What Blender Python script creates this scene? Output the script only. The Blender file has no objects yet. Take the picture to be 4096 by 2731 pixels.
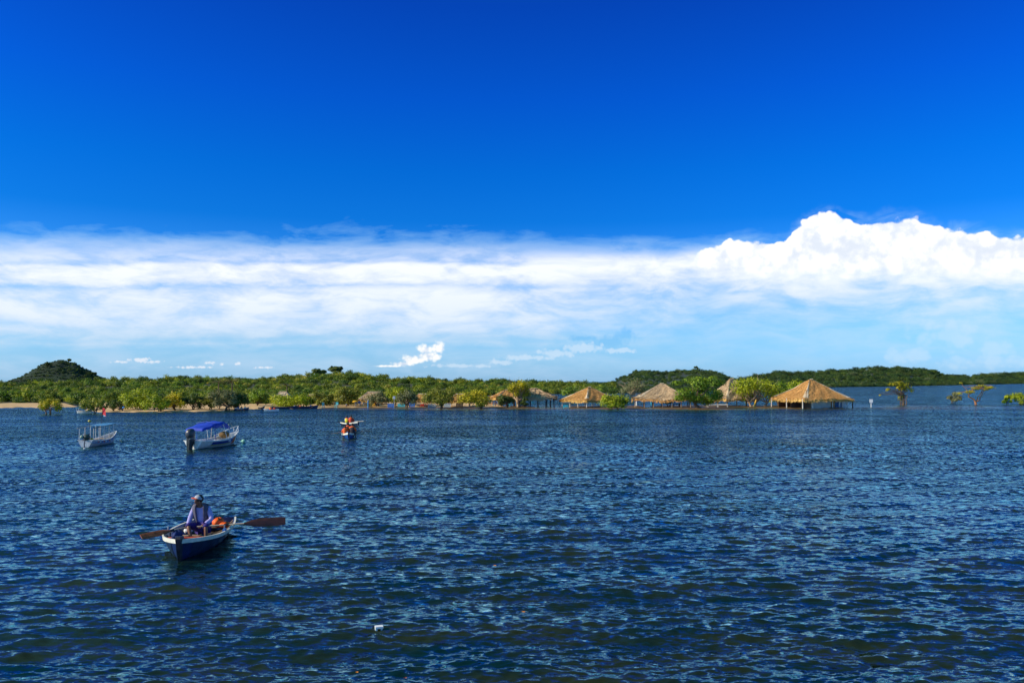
import bpy, math, random
import numpy as np
from mathutils import Vector, Matrix

sc = bpy.context.scene
C = sc.collection
R = math.radians

# ---------------------------------------------------------------- camera
F, CX, CY, HZ, CAMH = 3200.0, 2048.0, 1365.5, 1526.0, 4.8     # photo pixels, metres
PITCH = math.atan((HZ - CY) / F)
cam = bpy.data.cameras.new('camera')
cam.sensor_width = 36.0
cam.lens = F / 4096 * 36
cam.clip_start = 0.1
cam.clip_end = 30000
camo = bpy.data.objects.new('camera', cam)
C.objects.link(camo)
camo.location = (0, 0, CAMH)
camo.rotation_euler = (math.pi / 2 + PITCH, 0, 0)
sc.camera = camo

# ---------------------------------------------------------------- node helper
class NT:
    def __init__(s, tree):
        s.t = tree; s.n = tree.nodes; s.l = tree.links
    def new(s, kind, **kw):
        nd = s.n.new(kind)
        for k, v in kw.items(): setattr(nd, k, v)
        return nd
    def put(s, sock, v):
        if isinstance(v, bpy.types.NodeSocket): s.l.new(v, sock)
        elif v is not None:
            if sock.type == 'RGBA' and len(v) == 3: v = (*v, 1)
            sock.default_value = v
    def m(s, op, a, b=None, c=None, clamp=False):
        nd = s.new('ShaderNodeMath', operation=op, use_clamp=clamp)
        s.put(nd.inputs[0], a)
        if b is not None: s.put(nd.inputs[1], b)
        if c is not None: s.put(nd.inputs[2], c)
        return nd.outputs[0]
    def mr(s, v, a, b, c=0.0, d=1.0, smooth=True):
        nd = s.new('ShaderNodeMapRange')
        nd.interpolation_type = 'SMOOTHSTEP' if smooth else 'LINEAR'
        for i, x in enumerate((v, a, b, c, d)): s.put(nd.inputs[i], x)
        return nd.outputs[0]
    def mix(s, f, a, b, mode='MIX'):
        nd = s.new('ShaderNodeMix', data_type='RGBA', blend_type=mode)
        nd.clamp_result = False
        s.put(nd.inputs[0], f); s.put(nd.inputs[6], a); s.put(nd.inputs[7], b)
        return nd.outputs[2]
    def xyz(s, x, y, z):
        nd = s.new('ShaderNodeCombineXYZ')
        s.put(nd.inputs[0], x); s.put(nd.inputs[1], y); s.put(nd.inputs[2], z)
        return nd.outputs[0]
    def vm(s, op, a, b=None):
        nd = s.new('ShaderNodeVectorMath', operation=op)
        s.put(nd.inputs[0], a)
        if b is not None:
            if op == 'SCALE': s.put(nd.inputs[3], b)
            else: s.put(nd.inputs[1], b)
        return nd.outputs[0]
    def noise(s, vec, scale, detail=3, rough=.5, dist=0.0, out=0):
        nd = s.new('ShaderNodeTexNoise')
        s.put(nd.inputs['Vector'], vec)
        nd.inputs['Scale'].default_value = scale
        nd.inputs['Detail'].default_value = detail
        nd.inputs['Roughness'].default_value = rough
        nd.inputs['Distortion'].default_value = dist
        return nd.outputs[out]
    def voro(s, vec, scale, smooth=.6):
        nd = s.new('ShaderNodeTexVoronoi', feature='SMOOTH_F1', voronoi_dimensions='2D')
        s.put(nd.inputs['Vector'], vec)
        nd.inputs['Scale'].default_value = scale
        nd.inputs['Smoothness'].default_value = smooth
        return nd.outputs['Distance']
    def ramp(s, f, stops, interp='LINEAR'):
        nd = s.new('ShaderNodeValToRGB')
        cr = nd.color_ramp; cr.interpolation = interp
        while len(cr.elements) > 1: cr.elements.remove(cr.elements[-1])
        for i, (p, c) in enumerate(stops):
            e = cr.elements[0] if i == 0 else cr.elements.new(p)
            e.position = p
            if not hasattr(c, '__len__'): c = (c, c, c)
            e.color = (*c, 1)
        s.put(nd.inputs[0], f)
        return nd.outputs[0]
    def curve(s, f, pts, x0, x1, y0, y1):
        nd = s.new('ShaderNodeFloatCurve')
        cv = nd.mapping.curves[0]
        P = [((x - x0) / (x1 - x0), (y - y0) / (y1 - y0)) for x, y in pts]
        cv.points[0].location = P[0]; cv.points[1].location = P[-1]
        for p in P[1:-1]: cv.points.new(*p)
        for p in cv.points: p.handle_type = 'AUTO'
        nd.mapping.update()
        s.put(nd.inputs[1], s.mr(f, x0, x1, 0, 1, False))
        return s.m('MULTIPLY_ADD', nd.outputs[0], y1 - y0, y0)

# ---------------------------------------------------------------- sky
SUN_AZ, SUN_EL = -108.0, 31.0          # from +Y towards +X, degrees
world = bpy.data.worlds.new("World"); sc.world = world; world.use_nodes = True
def build_sky():
    T = NT(world.node_tree)
    bg = world.node_tree.nodes['Background']
    sky = T.new('ShaderNodeTexSky'); sky.sky_type = 'NISHITA'; sky.sun_disc = False
    sky.sun_elevation = R(SUN_EL); sky.sun_rotation = R(SUN_AZ % 360)
    g = T.new('ShaderNodeTexCoord').outputs['Generated']
    sp = T.new('ShaderNodeSeparateXYZ'); T.put(sp.inputs[0], g)
    x, y, z = sp.outputs
    r = T.m('MAXIMUM', T.m('SQRT', T.m('ADD', T.m('MULTIPLY', x, x), T.m('MULTIPLY', y, y))), .001)
    Tt = T.m('MULTIPLY', T.m('DIVIDE', z, r), 57.3)                      # elevation, degrees
    cosU = T.m('MAXIMUM', T.m('DIVIDE', y, r), .5)
    W = T.m('DIVIDE', Tt, cosU)
    U = T.m('MULTIPLY', T.m('ARCTAN2', x, y), 57.3)
    # clear air: the physical sky, deepened towards the saturated blue of a clear tropical afternoon
    S = .1
    grade = T.ramp(T.m('DIVIDE', Tt, 60.0), [(0.0, (.34, .70, 1.5)), (.05, (.22, .55, 1.1)), (.10, (.10, .42, .98)), (.19, (.010, .28, .82)),
                   (.25, (.004, .262, .83)), (.34, (.004, .208, .86)), (.46, (.006, .155, .76)), (.58, (.02, .40, .56)), (1.0, (.06, .55, .54))])
    clear = T.mix(1.0, T.vm('SCALE', sky.outputs[0], S * 2), grade, 'MULTIPLY')
    # cloud sheet
    Cc = T.xyz(T.m('MULTIPLY', T.m('DIVIDE', x, r), 57.3), T.m('MULTIPLY', T.m('DIVIDE', y, r), 57.3), Tt)
    UW = T.xyz(U, W, 0)
    streak = T.vm('MULTIPLY', Cc, (.25, .25, 1.6))
    n1 = T.noise(streak, .22, 5, .6, .6)
    n2 = T.noise(T.vm('MULTIPLY', Cc, (.6, .6, 1.5)), .55, 6, .65, .8)
    n3 = T.noise(T.vm('MULTIPLY', Cc, (.12, .12, .45)), .35, 4, .5, 1.2)
    n4 = T.noise(T.vm('ADD', T.vm('MULTIPLY', Cc, (.30, .30, 1.15)), T.vm('SCALE', T.noise(Cc, .12, 2, .5, 0, 1), 2.0)), .8, 7, .6, .2)
    Wp = T.m('ADD', W, T.m('ADD', T.m('MULTIPLY', T.m('SUBTRACT', n1, .5), .9), T.m('ADD', T.m('MULTIPLY', T.m('SUBTRACT', n2, .5), .75), T.m('MULTIPLY', T.m('SUBTRACT', n3, .5), 2.0))))
    Wp = T.m('ADD', Wp, T.m('MULTIPLY', T.mr(W, 8.3, 10.3), T.m('MULTIPLY_ADD', n4, 3.2, -1.45)))
    f = T.m('DIVIDE', Wp, 12.0)
    aL = T.ramp(f, [(0, .50), (.12, .56), (.19, .42), (.225, .66), (.25, .6), (.30, .80), (.38, .86), (.52, .86), (.55, .80), (.578, .60), (.606, .82), (.66, .93),
                    (.70, .88), (.722, .58), (.745, .62), (.79, .56), (.83, .50), (.875, .26), (.925, 0)])
    aR = T.ramp(f, [(0, .36), (.2, .40), (.42, .50), (.54, .64), (.62, .84), (.69, .93), (.74, .93), (.79, .55), (.84, .22), (.90, 0)])
    side = T.mr(T.m('ADD', U, T.m('MULTIPLY', T.m('SUBTRACT', n3, .5), 14.0)), -4, 14)
    alpha = T.m('ADD', T.mix(side, aL, aR), 0.0)
    alpha = T.m('MULTIPLY', alpha, T.mr(n4, .25, .7, .66, 1.2))
    sepa = T.m('MULTIPLY', T.m('ADD', T.m('MULTIPLY', T.m('SUBTRACT', n2, .5), .34), T.m('ADD', T.m('MULTIPLY', T.m('SUBTRACT', n1, .5), .38), 1.0)), alpha, clamp=True)
    white = T.ramp(T.m('DIVIDE', W, 12.0), [(0, (.48, .70, .94)), (.25, (.64, .80, .97)), (.38, (.80, .90, 1.04)), (.55, (.92, .98, 1.1)), (.75, (1.0, 1.04, 1.12)), (1, (.74, .88, 1.0))])
    col = T.mix(sepa, clear, T.mix(T.mr(sepa, .05, .8), (.36, .74, 1.02), white))
    # heaped clouds: ellipses in degrees, edges roughened by billows
    def dg(px, py): return math.degrees(math.atan((px - CX) / F)), (HZ - py) * 57.3 / F
    def edge(scale, amp):
        b = T.voro(UW, scale, .35); b2 = T.voro(UW, scale * 2.7, .4); b3 = T.noise(Cc, scale * 2, 6, .6)
        return T.m('MULTIPLY', T.m('ADD', T.m('MULTIPLY', T.m('SUBTRACT', .45, b), 1.0), T.m('ADD', T.m('MULTIPLY', T.m('SUBTRACT', .45, b2), .5), T.m('MULTIPLY', T.m('SUBTRACT', b3, .5), .9))), amp)
    def blobs(lst, e, lo=.0, hi=.25):
        best = None
        for px, py, ax, ay in lst:
            u0, w0 = dg(px, py)
            k = math.cos(math.radians(u0))
            d = T.m('SQRT', T.m('ADD', T.m('POWER', T.m('ABSOLUTE', T.m('DIVIDE', T.m('SUBTRACT', U, u0), ax / 55.9 * k * k)), 2),
                                T.m('POWER', T.m('ABSOLUTE', T.m('DIVIDE', T.m('SUBTRACT', W, w0), ay / 55.9)), 2)))
            best = d if best is None else T.m('SMOOTH_MIN', best, d, .15)
        return T.mr(T.m('ADD', T.m('SUBTRACT', 1.0, best), e), lo, hi)
    # blue gap and the far towers
    e2 = edge(1.1, .5)
    e4 = edge(1.5, 1.0)
    gap = blobs([(2440, 1370, 105, 34), (2500, 1345, 60, 40), (2330, 1352, 90, 14)], edge(1.3, .6), 0, .8)
    col = T.mix(T.m('MULTIPLY', gap, .75), col, T.mix(.0, clear, white))
    lowc = blobs([(2330, 1392, 85, 24), (2230, 1412, 100, 18), (2100, 1430, 120, 12), (2470, 1402, 90, 12), (1850, 1463, 150, 9), (2000, 1450, 60, 12)], e4, 0, .7)
    col = T.mix(T.m('MULTIPLY', lowc, .5), col, (.74, .86, .99))
    lowr = blobs([(3800, 1340, 170, 75), (3980, 1395, 90, 35), (3640, 1420, 120, 45), (3950, 1450, 200, 40)], edge(.9, .9), 0, .8)
    col = T.mix(T.m('MULTIPLY', lowr, .38), col, (.66, .83, .98))
    def shaded(e, lo, hi, a, b):
        return T.mix(T.mr(e, lo, hi), a, b)
    tiny = blobs([(560, 1440, 66, 13), (610, 1446, 44, 9), (480, 1447, 50, 7), (838, 1451, 28, 9), (890, 1456, 12, 8), (950, 1454, 16, 9), (1060, 1470, 50, 6), (780, 1469, 100, 7)], edge(3.2, .9), .1, .9)
    col = T.mix(T.m('MULTIPLY', tiny, .8), col, (.86, .90, .98))
    e3 = edge(1.5, .55)
    tower = blobs([(1752, 1390, 34, 26), (1700, 1398, 36, 24), (1715, 1425, 60, 24), (1650, 1438, 52, 22), (1610, 1455, 48, 10), (1560, 1464, 70, 5)], e3, -.05, .6)
    col = T.mix(T.m('MULTIPLY', tower, .85), col, shaded(e3, -.25, .15, (.70, .78, .92), (1.15, 1.12, 1.06)))
    # the great heap on the right
    e1 = edge(.62, 1.0)
    prof = [(2500, 1075), (2740, 1062), (2800, 1010), (2850, 985), (2960, 963), (3050, 958), (3120, 972), (3180, 930), (3230, 885), (3310, 848), (3400, 872), (3460, 892), (3560, 868), (3660, 868), (3720, 893), (3800, 912), (3900, 930), (4000, 940), (4110, 952), (4500, 990)]
    top = T.curve(U, [dg(*p) for p in prof], dg(*prof[0])[0], dg(*prof[-1])[0], 6.0, 13.0)
    inr = T.m('MULTIPLY', T.mr(U, dg(2720, 0)[0], dg(2860, 0)[0]), T.mr(U, 60, 45))
    hd = T.m('SUBTRACT', T.m('ADD', top, T.m('MULTIPLY', e1, .62)), W)
    heap = T.m('MULTIPLY', T.m('MULTIPLY', T.mr(hd, -.05, .16), inr), T.mr(T.m('ADD', W, T.m('MULTIPLY', e1, .5)), 7.0, 8.9))
    veil = T.m('MULTIPLY', T.m('MULTIPLY', T.mr(hd, -.9, .2), T.mr(n2, .35, .7)), T.m('MULTIPLY', inr, .35))
    col = T.mix(T.m('MULTIPLY', veil, T.mr(W, 8, 9)), col, (.5, .8, 1.0))
    relief = T.m('MULTIPLY', T.m('ADD', e1, T.m('MULTIPLY', T.m('SUBTRACT', T.noise(Cc, 1.6, 7, .65), .5), 1.3)), 1.0)
    hcol = T.mix(T.mr(relief, -.5, .5), (.80, .87, .985), (1.22, 1.20, 1.18))
    col = T.mix(heap, col, hcol)
    T.put(bg.inputs[0], T.vm('SCALE', col, 10.0)); bg.inputs[1].default_value = .1
build_sky()

sun = bpy.data.lights.new('sun', 'SUN'); sun.energy = 5.0; sun.angle = R(.53); sun.color = (1.0, .86, .66)
suno = bpy.data.objects.new('sun', sun); C.objects.link(suno)
sd = Vector((math.sin(R(SUN_AZ)) * math.cos(R(SUN_EL)), math.cos(R(SUN_AZ)) * math.cos(R(SUN_EL)), math.sin(R(SUN_EL))))
suno.rotation_euler = sd.to_track_quat('Z', 'Y').to_euler()
suno.location = (-60, 0, 60)
sc.view_settings.view_transform = 'Standard'; sc.view_settings.look = 'None'
sc.view_settings.exposure = 0; sc.view_settings.gamma = 1; sc.view_settings.use_curve_mapping = False
sc.render.engine = 'CYCLES'
sc.cycles.max_bounces = 6; sc.cycles.diffuse_bounces = 2; sc.cycles.glossy_bounces = 3; sc.cycles.transparent_max_bounces = 8

# ---------------------------------------------------------------- placement helpers
cp, sp_ = math.cos(PITCH), math.sin(PITCH)
def W(px, py, D):
    """point of the place at depth D (metres along +Y) that lies in direction (px, py)"""
    v = CY - py
    d = Vector((px - CX, F * cp - v * sp_, F * sp_ + v * cp))
    d = d * (D / d.y)
    return Vector((d.x, d.y, d.z + CAMH))
def dist(py): return CAMH * F / (py - HZ)
def at(px, py): D = dist(py); p = W(px, py, D); p.z = 0; return p
def srgb(r, g, b):
    f = lambda c: ((c / 255 + .055) / 1.055) ** 2.4 if c > 10 else c / 255 / 12.92
    return (f(r), f(g), f(b))

def tag(o, label=None, cat=None, group=None, kind=None):
    if label: o['label'] = label
    if cat: o['category'] = cat
    if group: o['group'] = group
    if kind: o['kind'] = kind
    return o
def empty(name, loc, rz=0, label=None, cat=None, group=None):
    o = bpy.data.objects.new(name, None); C.objects.link(o)
    o.empty_display_size = .2
    o.location = loc; o.rotation_euler = (0, 0, rz)
    return tag(o, label, cat, group)

# ---------------------------------------------------------------- materials
_m = {}
def mat(name, col, rough=.7, var=.25, scale=6.0, bump=0.0, col2=None, metal=0.0, spec=.5, stretch=(1, 1, 1)):
    if name in _m: return _m[name]
    m = bpy.data.materials.new(name); m.use_nodes = True; T = NT(m.node_tree)
    b = m.node_tree.nodes['Principled BSDF']
    co = T.new('ShaderNodeTexCoord').outputs['Object']
    n = T.noise(T.vm('MULTIPLY', co, stretch), scale, 5, .6)
    lo = tuple(c * (1 - var) for c in col); hi = col2 or tuple(min(1, c * (1 + var)) for c in col)
    T.put(b.inputs['Base Color'], T.ramp(n, [(.3, lo), (.7, hi)]))
    b.inputs['Roughness'].default_value = rough; b.inputs['Metallic'].default_value = metal
    b.inputs['Specular IOR Level'].default_value = spec
    if bump:
        bp = T.new('ShaderNodeBump'); bp.inputs['Strength'].default_value = bump; bp.inputs['Distance'].default_value = .02
        T.put(bp.inputs['Height'], T.noise(co, scale * 4, 4)); T.put(b.inputs['Normal'], bp.outputs[0])
    _m[name] = m
    return m
def leafmat(name, lo, mid, hi, trans=.3, inst=False):
    if name in _m: return _m[name]
    m = bpy.data.materials.new(name); m.use_nodes = True; T = NT(m.node_tree)
    b = m.node_tree.nodes['Principled BSDF']; out = m.node_tree.nodes['Material Output']
    at_ = T.new('ShaderNodeAttribute', attribute_name='v')
    geo = T.new('ShaderNodeNewGeometry')
    big = T.noise(geo.outputs['Position'], .9, 3)
    f = T.m('ADD', T.m('MULTIPLY', at_.outputs['Fac'], .55), T.m('MULTIPLY', T.m('SUBTRACT', big, .28), .9), clamp=True)
    col = T.ramp(f, [(.15, lo), (.5, mid), (.9, hi)])
    if inst:
        oi = T.new('ShaderNodeObjectInfo')
        tint = T.ramp(oi.outputs['Random'], [(0, (.38, .55, .55)), (.2, (1.0, 1.0, .7)), (.4, (.7, .95, .8)), (.55, (1.35, 1.25, .8)), (.7, (.8, .9, .7)), (.82, (1.7, 1.6, .8)), (.9, (1.0, 1.2, .9)), (.96, (2.3, 1.75, 2.6)), (1, (1.1, 1.1, 1.0))], 'CONSTANT')
        col = T.mix(1.0, col, tint, 'MULTIPLY')
    T.put(b.inputs['Base Color'], col); b.inputs['Roughness'].default_value = .55; b.inputs['Specular IOR Level'].default_value = .35
    tr = T.new('ShaderNodeBsdfTranslucent'); T.put(tr.inputs[0], T.mix(1.0, col, (1.3, 1.5, .5), 'MULTIPLY'))
    mx = T.new('ShaderNodeMixShader'); mx.inputs[0].default_value = trans
    T.l.new(b.outputs[0], mx.inputs[1]); T.l.new(tr.outputs[0], mx.inputs[2]); T.l.new(mx.outputs[0], out.inputs[0])
    _m[name] = m
    return m
LEAF = {
    'bright': leafmat('leaf_bright', (.05, .09, .005), (.33, .38, .010), (.68, .64, .015), .18),
    'yellow': leafmat('leaf_yellow', (.08, .085, .005), (.44, .38, .010), (.75, .56, .015), .18),
    'green': leafmat('leaf_green', (.025, .06, .006), (.17, .27, .012), (.46, .54, .02), .18),
    'olive': leafmat('leaf_olive', (.045, .055, .008), (.24, .25, .025), (.52, .48, .06), .18),
    'dark': leafmat('leaf_dark', (.016, .030, .008), (.08, .12, .016), (.26, .28, .035), .2),
    'grey': leafmat('leaf_grey', (.07, .07, .028), (.20, .20, .08), (.40, .37, .18), .2),
    'forest': leafmat('leaf_forest', (.035, .060, .010), (.18, .22, .024), (.46, .45, .055), .25, True),
    'forest_far': leafmat('leaf_forest_far', (.014, .034, .014), (.060, .105, .028), (.18, .22, .05), .2, True),
}
BARK = mat('bark', (.13, .085, .05), .9, .4, 8, .4)
BARKL = mat('bark_pale', (.42, .30, .18), .85, .35, 5, .3)
BARKR = mat('bark_red', (.40, .17, .07), .85, .35, 6, .3)
THATCH = mat('thatch', (.60, .24, .055), .95, .4, 3, .6, (.88, .50, .18), stretch=(1, 1, 3), spec=.1)
THATCHG = mat('thatch_grey', (.50, .29, .14), .95, .4, 3, .6, (.82, .60, .36), stretch=(1, 1, 3), spec=.1)
THATCHL = mat('thatch_pale', (.62, .43, .25), .95, .3, 4, .4, (.80, .66, .46), spec=.1)
STRAW = mat('straw', (.66, .33, .06), .95, .5, 2, 0, (.88, .56, .18), spec=.1)
POLE = mat('pole_wood', (.30, .22, .15), .8, .3, 5)
POLEW = mat('pole_pale', (.62, .55, .46), .8, .25, 5)
WHITE = mat('paint_white', (.80, .80, .78), .55, .08, 5)
CREAM = mat('paint_cream', (.72, .68, .56), .6, .12, 6)
TURQ = mat('paint_turquoise', (.06, .48, .55), .5, .2, 6)
GREEN = mat('paint_green', (.03, .38, .16), .5, .2, 6)
YEL = mat('paint_yellow', (.75, .42, .02), .5, .2, 6)
ORNG = mat('paint_orange', (.75, .20, .02), .55, .2, 6)
REDP = mat('paint_red', (.65, .045, .02), .5, .2, 6)
BLUEP = mat('paint_blue', (.03, .16, .50), .5, .25, 6)
DKBL = mat('paint_dark_blue', (.008, .022, .09), .35, .3, 5)
MIDBL = mat('hull_blue', (.005, .019, .055), .4, .35, 7)
DARK = mat('dark_wood', (.045, .03, .022), .8, .4, 5)
BLACK = mat('black_rubber', (.012, .012, .014), .45, .3, 9)
GREY = mat('galvanised', (.35, .37, .40), .45, .15, 9, metal=.3)
SKIN = mat('skin', (.22, .095, .05), .5, .12, 10)
HAIR = mat('hair', (.012, .009, .008), .6, .3, 20)

# ---------------------------------------------------------------- mesh builder
class MB:
    def __init__(s): s.v = []; s.f = []; s.sm = []
    def add(s, vs, fs, smooth=False):
        o = len(s.v); s.v += [tuple(p) for p in vs]; s.f += [tuple(i + o for i in f) for f in fs]; s.sm += [smooth] * len(fs)
        return s
    def box(s, c, size, rz=0.0, M=None):
        x, y, z = (k / 2 for k in size)
        vs = [Vector((a * x, b * y, c_ * z)) for a in (-1, 1) for b in (-1, 1) for c_ in (-1, 1)]
        if rz: vs = [Matrix.Rotation(rz, 3, 'Z') @ v for v in vs]
        if M is not None: vs = [M @ v for v in vs]
        c = Vector(c); vs = [v + c for v in vs]
        return s.add(vs, [(0, 1, 3, 2), (4, 6, 7, 5), (0, 4, 5, 1), (2, 3, 7, 6), (0, 2, 6, 4), (1, 5, 7, 3)])
    def grid(s, rows, smooth=True, closed=False):
        n, m = len(rows), len(rows[0]); vs = [p for r in rows for p in r]; fs = []
        for i in range(n - 1):
            for j in range(m if closed else m - 1):
                k = (j + 1) % m
                fs.append((i * m + j, i * m + k, (i + 1) * m + k, (i + 1) * m + j))
        return s.add(vs, fs, smooth)
    def tube(s, pts, rad, n=7, cap=True):
        pts = [Vector(p) for p in pts]
        if not hasattr(rad, '__len__'): rad = [rad] * len(pts)
        rows = []; up = Vector((0, 0, 1)); prev = None
        for i, p in enumerate(pts):
            d = (pts[min(i + 1, len(pts) - 1)] - pts[max(i - 1, 0)])
            d = d.normalized() if d.length > 1e-6 else up
            a = prev - d * prev.dot(d) if prev else d.orthogonal()
            a = a.normalized() if a.length > 1e-4 else d.orthogonal().normalized()
            prev = a; b = d.cross(a)
            rows.append([p + (a * math.cos(t) + b * math.sin(t)) * rad[i] for t in (2 * math.pi * k / n for k in range(n))])
        s.grid(rows, True, True)
        if cap:
            s.add(rows[0], [tuple(range(n - 1, -1, -1))]); s.add(rows[-1], [tuple(range(n))])
        return s
    def ell(s, c, r, n=10, m=7, M=None):
        c = Vector(c); rows = []
        for i in range(m + 1):
            a = -math.pi / 2 + math.pi * i / m
            row = []
            for k in range(n):
                t = 2 * math.pi * k / n
                p = Vector((r[0] * math.cos(a) * math.cos(t), r[1] * math.cos(a) * math.sin(t), r[2] * math.sin(a)))
                row.append((M @ p if M is not None else p) + c)
            rows.append(row)
        return s.grid(rows, True, True)
    def obj(s, name, m, parent=None, loc=None):
        me = bpy.data.meshes.new(name); me.from_pydata(s.v, [], s.f); me.update()
        me.polygons.foreach_set('use_smooth', s.sm)
        me.materials.append(m)
        o = bpy.data.objects.new(name, me); C.objects.link(o)
        if parent: o.parent = parent
        if loc is not None: o.location = loc
        return o
def mesh_np(name, v, f, m, attrs=None, smooth=False):
    """v (n,3) floats, f (k,4) ints"""
    me = bpy.data.meshes.new(name)
    me.vertices.add(len(v)); me.vertices.foreach_set('co', np.asarray(v, np.float32).ravel())
    k = f.shape[1]
    me.loops.add(f.size); me.loops.foreach_set('vertex_index', f.astype(np.int32).ravel())
    me.polygons.add(len(f)); me.polygons.foreach_set('loop_start', np.arange(0, f.size, k, dtype=np.int32))
    me.polygons.foreach_set('use_smooth', np.full(len(f), smooth))
    for an, av in (attrs or {}).items():
        a = me.attributes.new(an, 'FLOAT', 'POINT'); a.data.foreach_set('value', np.asarray(av, np.float32))
    me.update(calc_edges=True)
    me.materials.append(m)
    return me

# ---------------------------------------------------------------- foliage
def leaves(rng, lobes, n, size, outward=.72, flat=1.0):
    """leaf quads spread through ellipsoidal lobes: returns verts, faces, v"""
    L = np.array([l[:3] for l in lobes], float); Rr = np.array([l[3:6] for l in lobes], float)
    wgt = (Rr[:, 0] * Rr[:, 1] + Rr[:, 0] * Rr[:, 2]); wgt /= wgt.sum()
    k = rng.choice(len(lobes), n, p=wgt)
    d = rng.normal(size=(n, 3)); d /= np.linalg.norm(d, axis=1)[:, None]
    rad = rng.random(n) ** .45 * (1 + .12 * rng.normal(size=n))
    c = L[k] + d * rad[:, None] * Rr[k]
    nrm = d * outward + rng.normal(size=(n, 3)) * (1 - outward) + np.array([0, 0, .25])
    nrm /= np.linalg.norm(nrm, axis=1)[:, None]
    t = np.cross(nrm, rng.normal(size=(n, 3))); t /= np.linalg.norm(t, axis=1)[:, None] + 1e-9
    b = np.cross(nrm, t)
    s = size * (.6 + .8 * rng.random(n))[:, None]
    droop = np.array([0, 0, -.18]) * s
    v = np.stack([c - t * s * .5, c + b * s * .32, c + t * s * .5 + droop, c - b * s * .32], 1).reshape(-1, 3)
    f = np.arange(4 * n).reshape(n, 4)
    lv = rng.random(len(lobes))
    val = np.repeat(np.clip(rng.random(n) * .6 + lv[k] * .4, 0, 1), 4)
    return v, f, val

def limb(mb, rng, a, b, r0, r1, wob=.12, n=6):
    a = Vector(a); b = Vector(b); L = (b - a).length
    pts = []
    for i in range(n + 1):
        t = i / n
        p = a.lerp(b, t)
        p.z += math.sin(t * math.pi) * L * .04
        if 0 < i < n: p += Vector(rng.normal(size=3)) * wob * L * .35
        pts.append(p)
    mb.tube(pts, [r0 + (r1 - r0) * (i / n) for i in range(n + 1)], 6)
    return pts

def tree(name, label, cat, px, py, top, left, right, bot, pal, seed, D=None, stems=2, lobes=12, bark=BARK, dens=1.0, group=None, leaf=.27, twigs=0, given=None, thick=1.0, spread=.35):
    rng = np.random.default_rng(seed)
    if py > 1600 and not given and bot < py - 6 and name != 'flooded_shrub': bot += 8 if px < 1500 else 5
    D = D or dist(py)
    base = W(px, py, D); k = D / F
    base.z = max(base.z, -.15) if py < dist(py) else base.z
    base.z = base.z - .15
    root = empty(name, base, 0, label, cat, group)
    # crown lobes, local metres
    xl, xr = (left - px) * k, (right - px) * k
    zt, zb = (py - top) * k + .15, (py - bot) * k + .15
    cx, cz, rx, rz = (xl + xr) / 2, (zt + zb) / 2, (xr - xl) / 2, (zt - zb) / 2
    L = []
    if given:
        for gx, gy, gw, gh in given:
            L.append(((gx - px) * k, rng.normal() * .25 * rx, (py - gy) * k + .15, gw * k, min(gw, gh * 1.3) * k, gh * k))
    else:
        for i in range(lobes):
            a = 2 * math.pi * i / lobes + rng.random() * .8
            q = .35 + .45 * rng.random()
            hgt = rng.random()
            lr = (.25 + .16 * rng.random())
            zz = cz + (hgt * 1.7 - .95) * rz * (1 - lr) * .95
            sh = math.sqrt(max(.15, 1 - ((zz - cz) / (rz * 1.15)) ** 2))
            L.append((cx + math.cos(a) * rx * q * sh * 1.12, math.sin(a) * rx * q * sh * 1.0, zz, rx * lr * 1.25, rx * lr * 1.1, min(rz * .62, rx * lr * 1.0)))
        L.append((cx, 0, cz + rz * .35, rx * .42, rx * .4, rz * .62))
    tb = MB(); th = .028 * max(zt, 1.2) * thick
    tips = []
    for i in range(stems):
        bx = (rng.random() - .5) * spread * (stems > 1)
        start = (bx, (rng.random() - .5) * .3, -.35)
        fork = (bx + (rng.random() - .5) * rx * .5, (rng.random() - .5) * .6, zb * .75 + .15 + .2 * rng.random())
        limb(tb, rng, start, fork, th * 1.5, th * .95, .10, 5)
        for j in range(max(2, len(L) // stems)):
            l = L[(i + j * stems) % len(L)]
            limb(tb, rng, fork, (l[0], l[1], l[2]), th * .7, th * .16, .13)
    for i in range(twigs):
        l = L[rng.integers(len(L))]
        e = Vector((l[0] + rng.normal() * l[3] * .9, l[1] + rng.normal() * l[4] * .8, l[2] + (.5 + rng.random() * .9) * l[5]))
        limb(tb, rng, (cx * .3, 0, zb * .9), e, th * .35, th * .12, .14, 5)
    tb.obj('trunk', bark, root)
    area = (right - left) * (bot - top) / 16
    n = int(max(700, area * 5.5) * dens)
    v, f, val = leaves(rng, L, n, leaf * D / 140)
    me = mesh_np('crown', v, f, LEAF[pal], {'v': val})
    o = bpy.data.objects.new('crown', me); C.objects.link(o); o.parent = root
    return root

# ================================================================ SETTING
# ---- lake bed / ground sheet to the horizon
gm = mat('lake_bed', (.16, .11, .05), .95, .3, .05)
gb = MB(); S_ = 14000
gb.grid([[(-S_, -S_, -2.4), (S_, -S_, -2.4)], [(-S_, S_, -2.4), (S_, S_, -2.4)]], False)
tag(gb.obj('ground', gm), kind='structure')

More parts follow.
